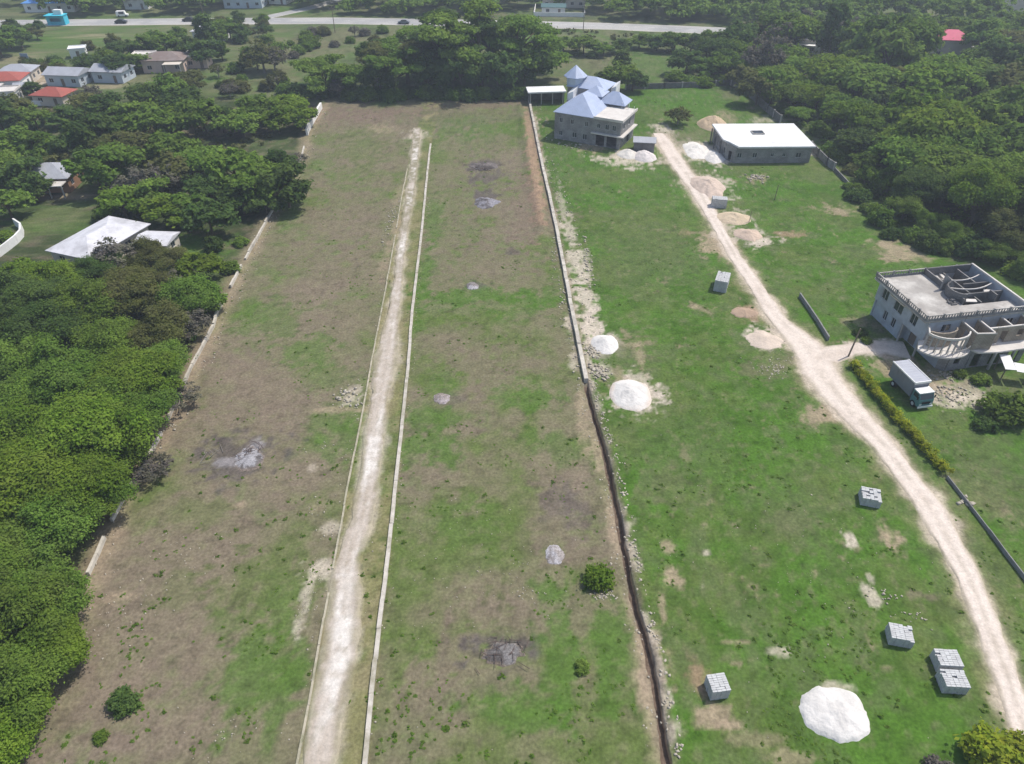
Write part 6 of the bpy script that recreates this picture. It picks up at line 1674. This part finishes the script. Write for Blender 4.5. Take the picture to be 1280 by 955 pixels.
# --- loose stones
def rubble():
    rng = np.random.default_rng(88); P = []; S = []
    def line(Lp, y0, y1, n, off, sd, s0, s1):
        y = rng.uniform(y0, y1, n); x = np.interp(y, Lp[:, 1], Lp[:, 0]) + off + rng.normal(size=n) * sd
        P.append(np.stack([x, y], -1)); S.append(rng.uniform(s0, s1, n))
    line(TR, 26, 76, 420, .95, .28, .05, .17); line(TR, 26, 76, 160, -1.0, .35, .05, .14); line(TR, 76, 150, 180, 2.0, 1.0, .05, .17); line(TR, 120, 195, 90, 1.6, 1.0, .06, .2)
    line(TR, 76, 118, 90, -1.0, .5, .06, .2); line(KR, 24, 165, 160, .45, .25, .03, .09); line(KL, 24, 150, 160, -.5, .5, .03, .09); line(WL, 44, 190, 200, 1.0, .8, .05, .16)
    def blob(px, py, rx, ry, n, s0, s1):
        cx, cy = G(px, py); mpp = (cy * math.cos(PITCH) + CAM_H * math.sin(PITCH)) / F_PX; my = abs(G(px, py - 1)[1] - G(px, py + 1)[1]) / 2
        P.append(np.stack([cx + rng.normal(size=n) * rx * mpp * .5, cy + rng.normal(size=n) * ry * my * .5], -1)); S.append(rng.uniform(s0, s1, n))
    for a in ((395, 715, 14, 14, 60, .02, .07), (380, 760, 8, 30, 60, .02, .07), (398, 635, 14, 10, 16, .04, .10), (410, 665, 16, 10, 20, .03, .10), (435, 492, 14, 8, 26, .10, .30), (440, 505, 20, 6, 26, .06, .2), (395, 560, 20, 8, 10, .04, .1), (490, 270, 8, 30, 60, .06, .16),
              (740, 440, 14, 10, 70, .08, .25), (752, 468, 14, 8, 50, .08, .25), (745, 462, 8, 8, 30, .1, .3), (944, 222, 12, 5, 60, .1, .3), (735, 330, 8, 40, 70, .08, .22), (660, 742, 20, 8, 14, .04, .10), (755, 745, 18, 6, 50, .05, .14), (1205, 628, 10, 8, 14, .1, .3), (1190, 495, 36, 14, 100, .06, .2), (1180, 470, 20, 8, 50, .08, .22),
              (285, 920, 60, 40, 30, .03, .08), (150, 760, 60, 60, 60, .03, .1), (230, 700, 60, 60, 40, .03, .08), (600, 700, 160, 120, 160, .02, .07), (1000, 700, 220, 180, 160, .02, .07), (1000, 450, 60, 20, 60, .04, .12), (965, 460, 26, 10, 60, .05, .15), (1105, 745, 22, 10, 20, .06, .13), (1140, 770, 20, 12, 16, .05, .12), (720, 180, 30, 12, 40, .1, .3)):
        blob(*a)
    P = np.concatenate(P); S = np.concatenate(S); n = len(P)
    cube = np.array([(-1, -1, -1), (1, -1, -1), (1, 1, -1), (-1, 1, -1), (-1, -1, 1), (1, -1, 1), (1, 1, 1), (-1, 1, 1)], float)
    cf = np.array([(0, 3, 2, 1), (4, 5, 6, 7), (0, 1, 5, 4), (1, 2, 6, 5), (2, 3, 7, 6), (3, 0, 4, 7)])
    V = cube[None] * rng.uniform(.45, 1.0, (n, 8, 1)) * np.stack([rng.uniform(.7, 1.4, n), rng.uniform(.6, 1.1, n), rng.uniform(.35, .8, n)], -1)[:, None]
    a = rng.uniform(0, 6.28, n); ca, sa = np.cos(a)[:, None], np.sin(a)[:, None]
    X = V[..., 0] * ca - V[..., 1] * sa; Y = V[..., 0] * sa + V[..., 1] * ca
    V = np.stack([X, Y, V[..., 2] + .3], -1) * S[:, None, None]
    V[..., :2] += P[:, None, :]
    Fq = (np.arange(n)[:, None, None] * 8 + cf[None]).reshape(-1, 4)
    o = link_mesh("rubble", np_mesh("rubble", V.reshape(-1, 3), Fq, M['rock'])); tag(o, kind="stuff")
rubble()

# sticks lying in the burnt piles
for (px, py, n, ln_, lab) in ((309, 566, 26, 1.6, "charred branches lying on the large burnt pile in the left plot"), (628, 812, 30, 1.3, "charred sticks lying across the wide dark burnt pile"), (606, 212, 26, 2.0, "charred branches on the farthest burnt piles of the middle plot"), (268, 576, 8, 2.0, "pale dead branches left of the large burnt pile")):
    x, y = G(px, py); mb = MB(); rr = random.Random(px)
    for k in range(n):
        a = rr.uniform(0, 3.14); l = ln_ * rr.uniform(.4, 1); cx, cy = rr.gauss(0, 1.1), rr.gauss(0, .8); z = rr.uniform(.12, .5)
        mb.tube((cx - l / 2 * math.cos(a), cy - l / 2 * math.sin(a), z), (cx + l / 2 * math.cos(a), cy + l / 2 * math.sin(a), z * rr.uniform(.3, 1.3)), .035, .02, 5)
    o = mb.build("dead_branches", M['greybark'] if 'pale' in lab or 'twigs' in lab else M['rust']); o.location = (x, y, 0); tag(o, lab, "branches")

# ------------------------------------------------------------------ air
hz = MB(); hz.box(-700, 700, -120, 700, -3, 75)
ho = hz.build("haze", M['ground'])
hm = bpy.data.materials.new("haze"); hm.use_nodes = True; hn = hm.node_tree
hn.nodes.remove(hn.nodes["Principled BSDF"])
pv = hn.nodes.new("ShaderNodeVolumePrincipled"); pv.inputs["Color"].default_value = (.80, .88, 1.0, 1); pv.inputs["Density"].default_value = HAZE; pv.inputs["Anisotropy"].default_value = .2
hn.links.new(pv.outputs[0], hn.nodes["Material Output"].inputs["Volume"])
ho.data.materials.clear(); ho.data.materials.append(hm); tag(ho, kind="stuff")
print("planted", NT)
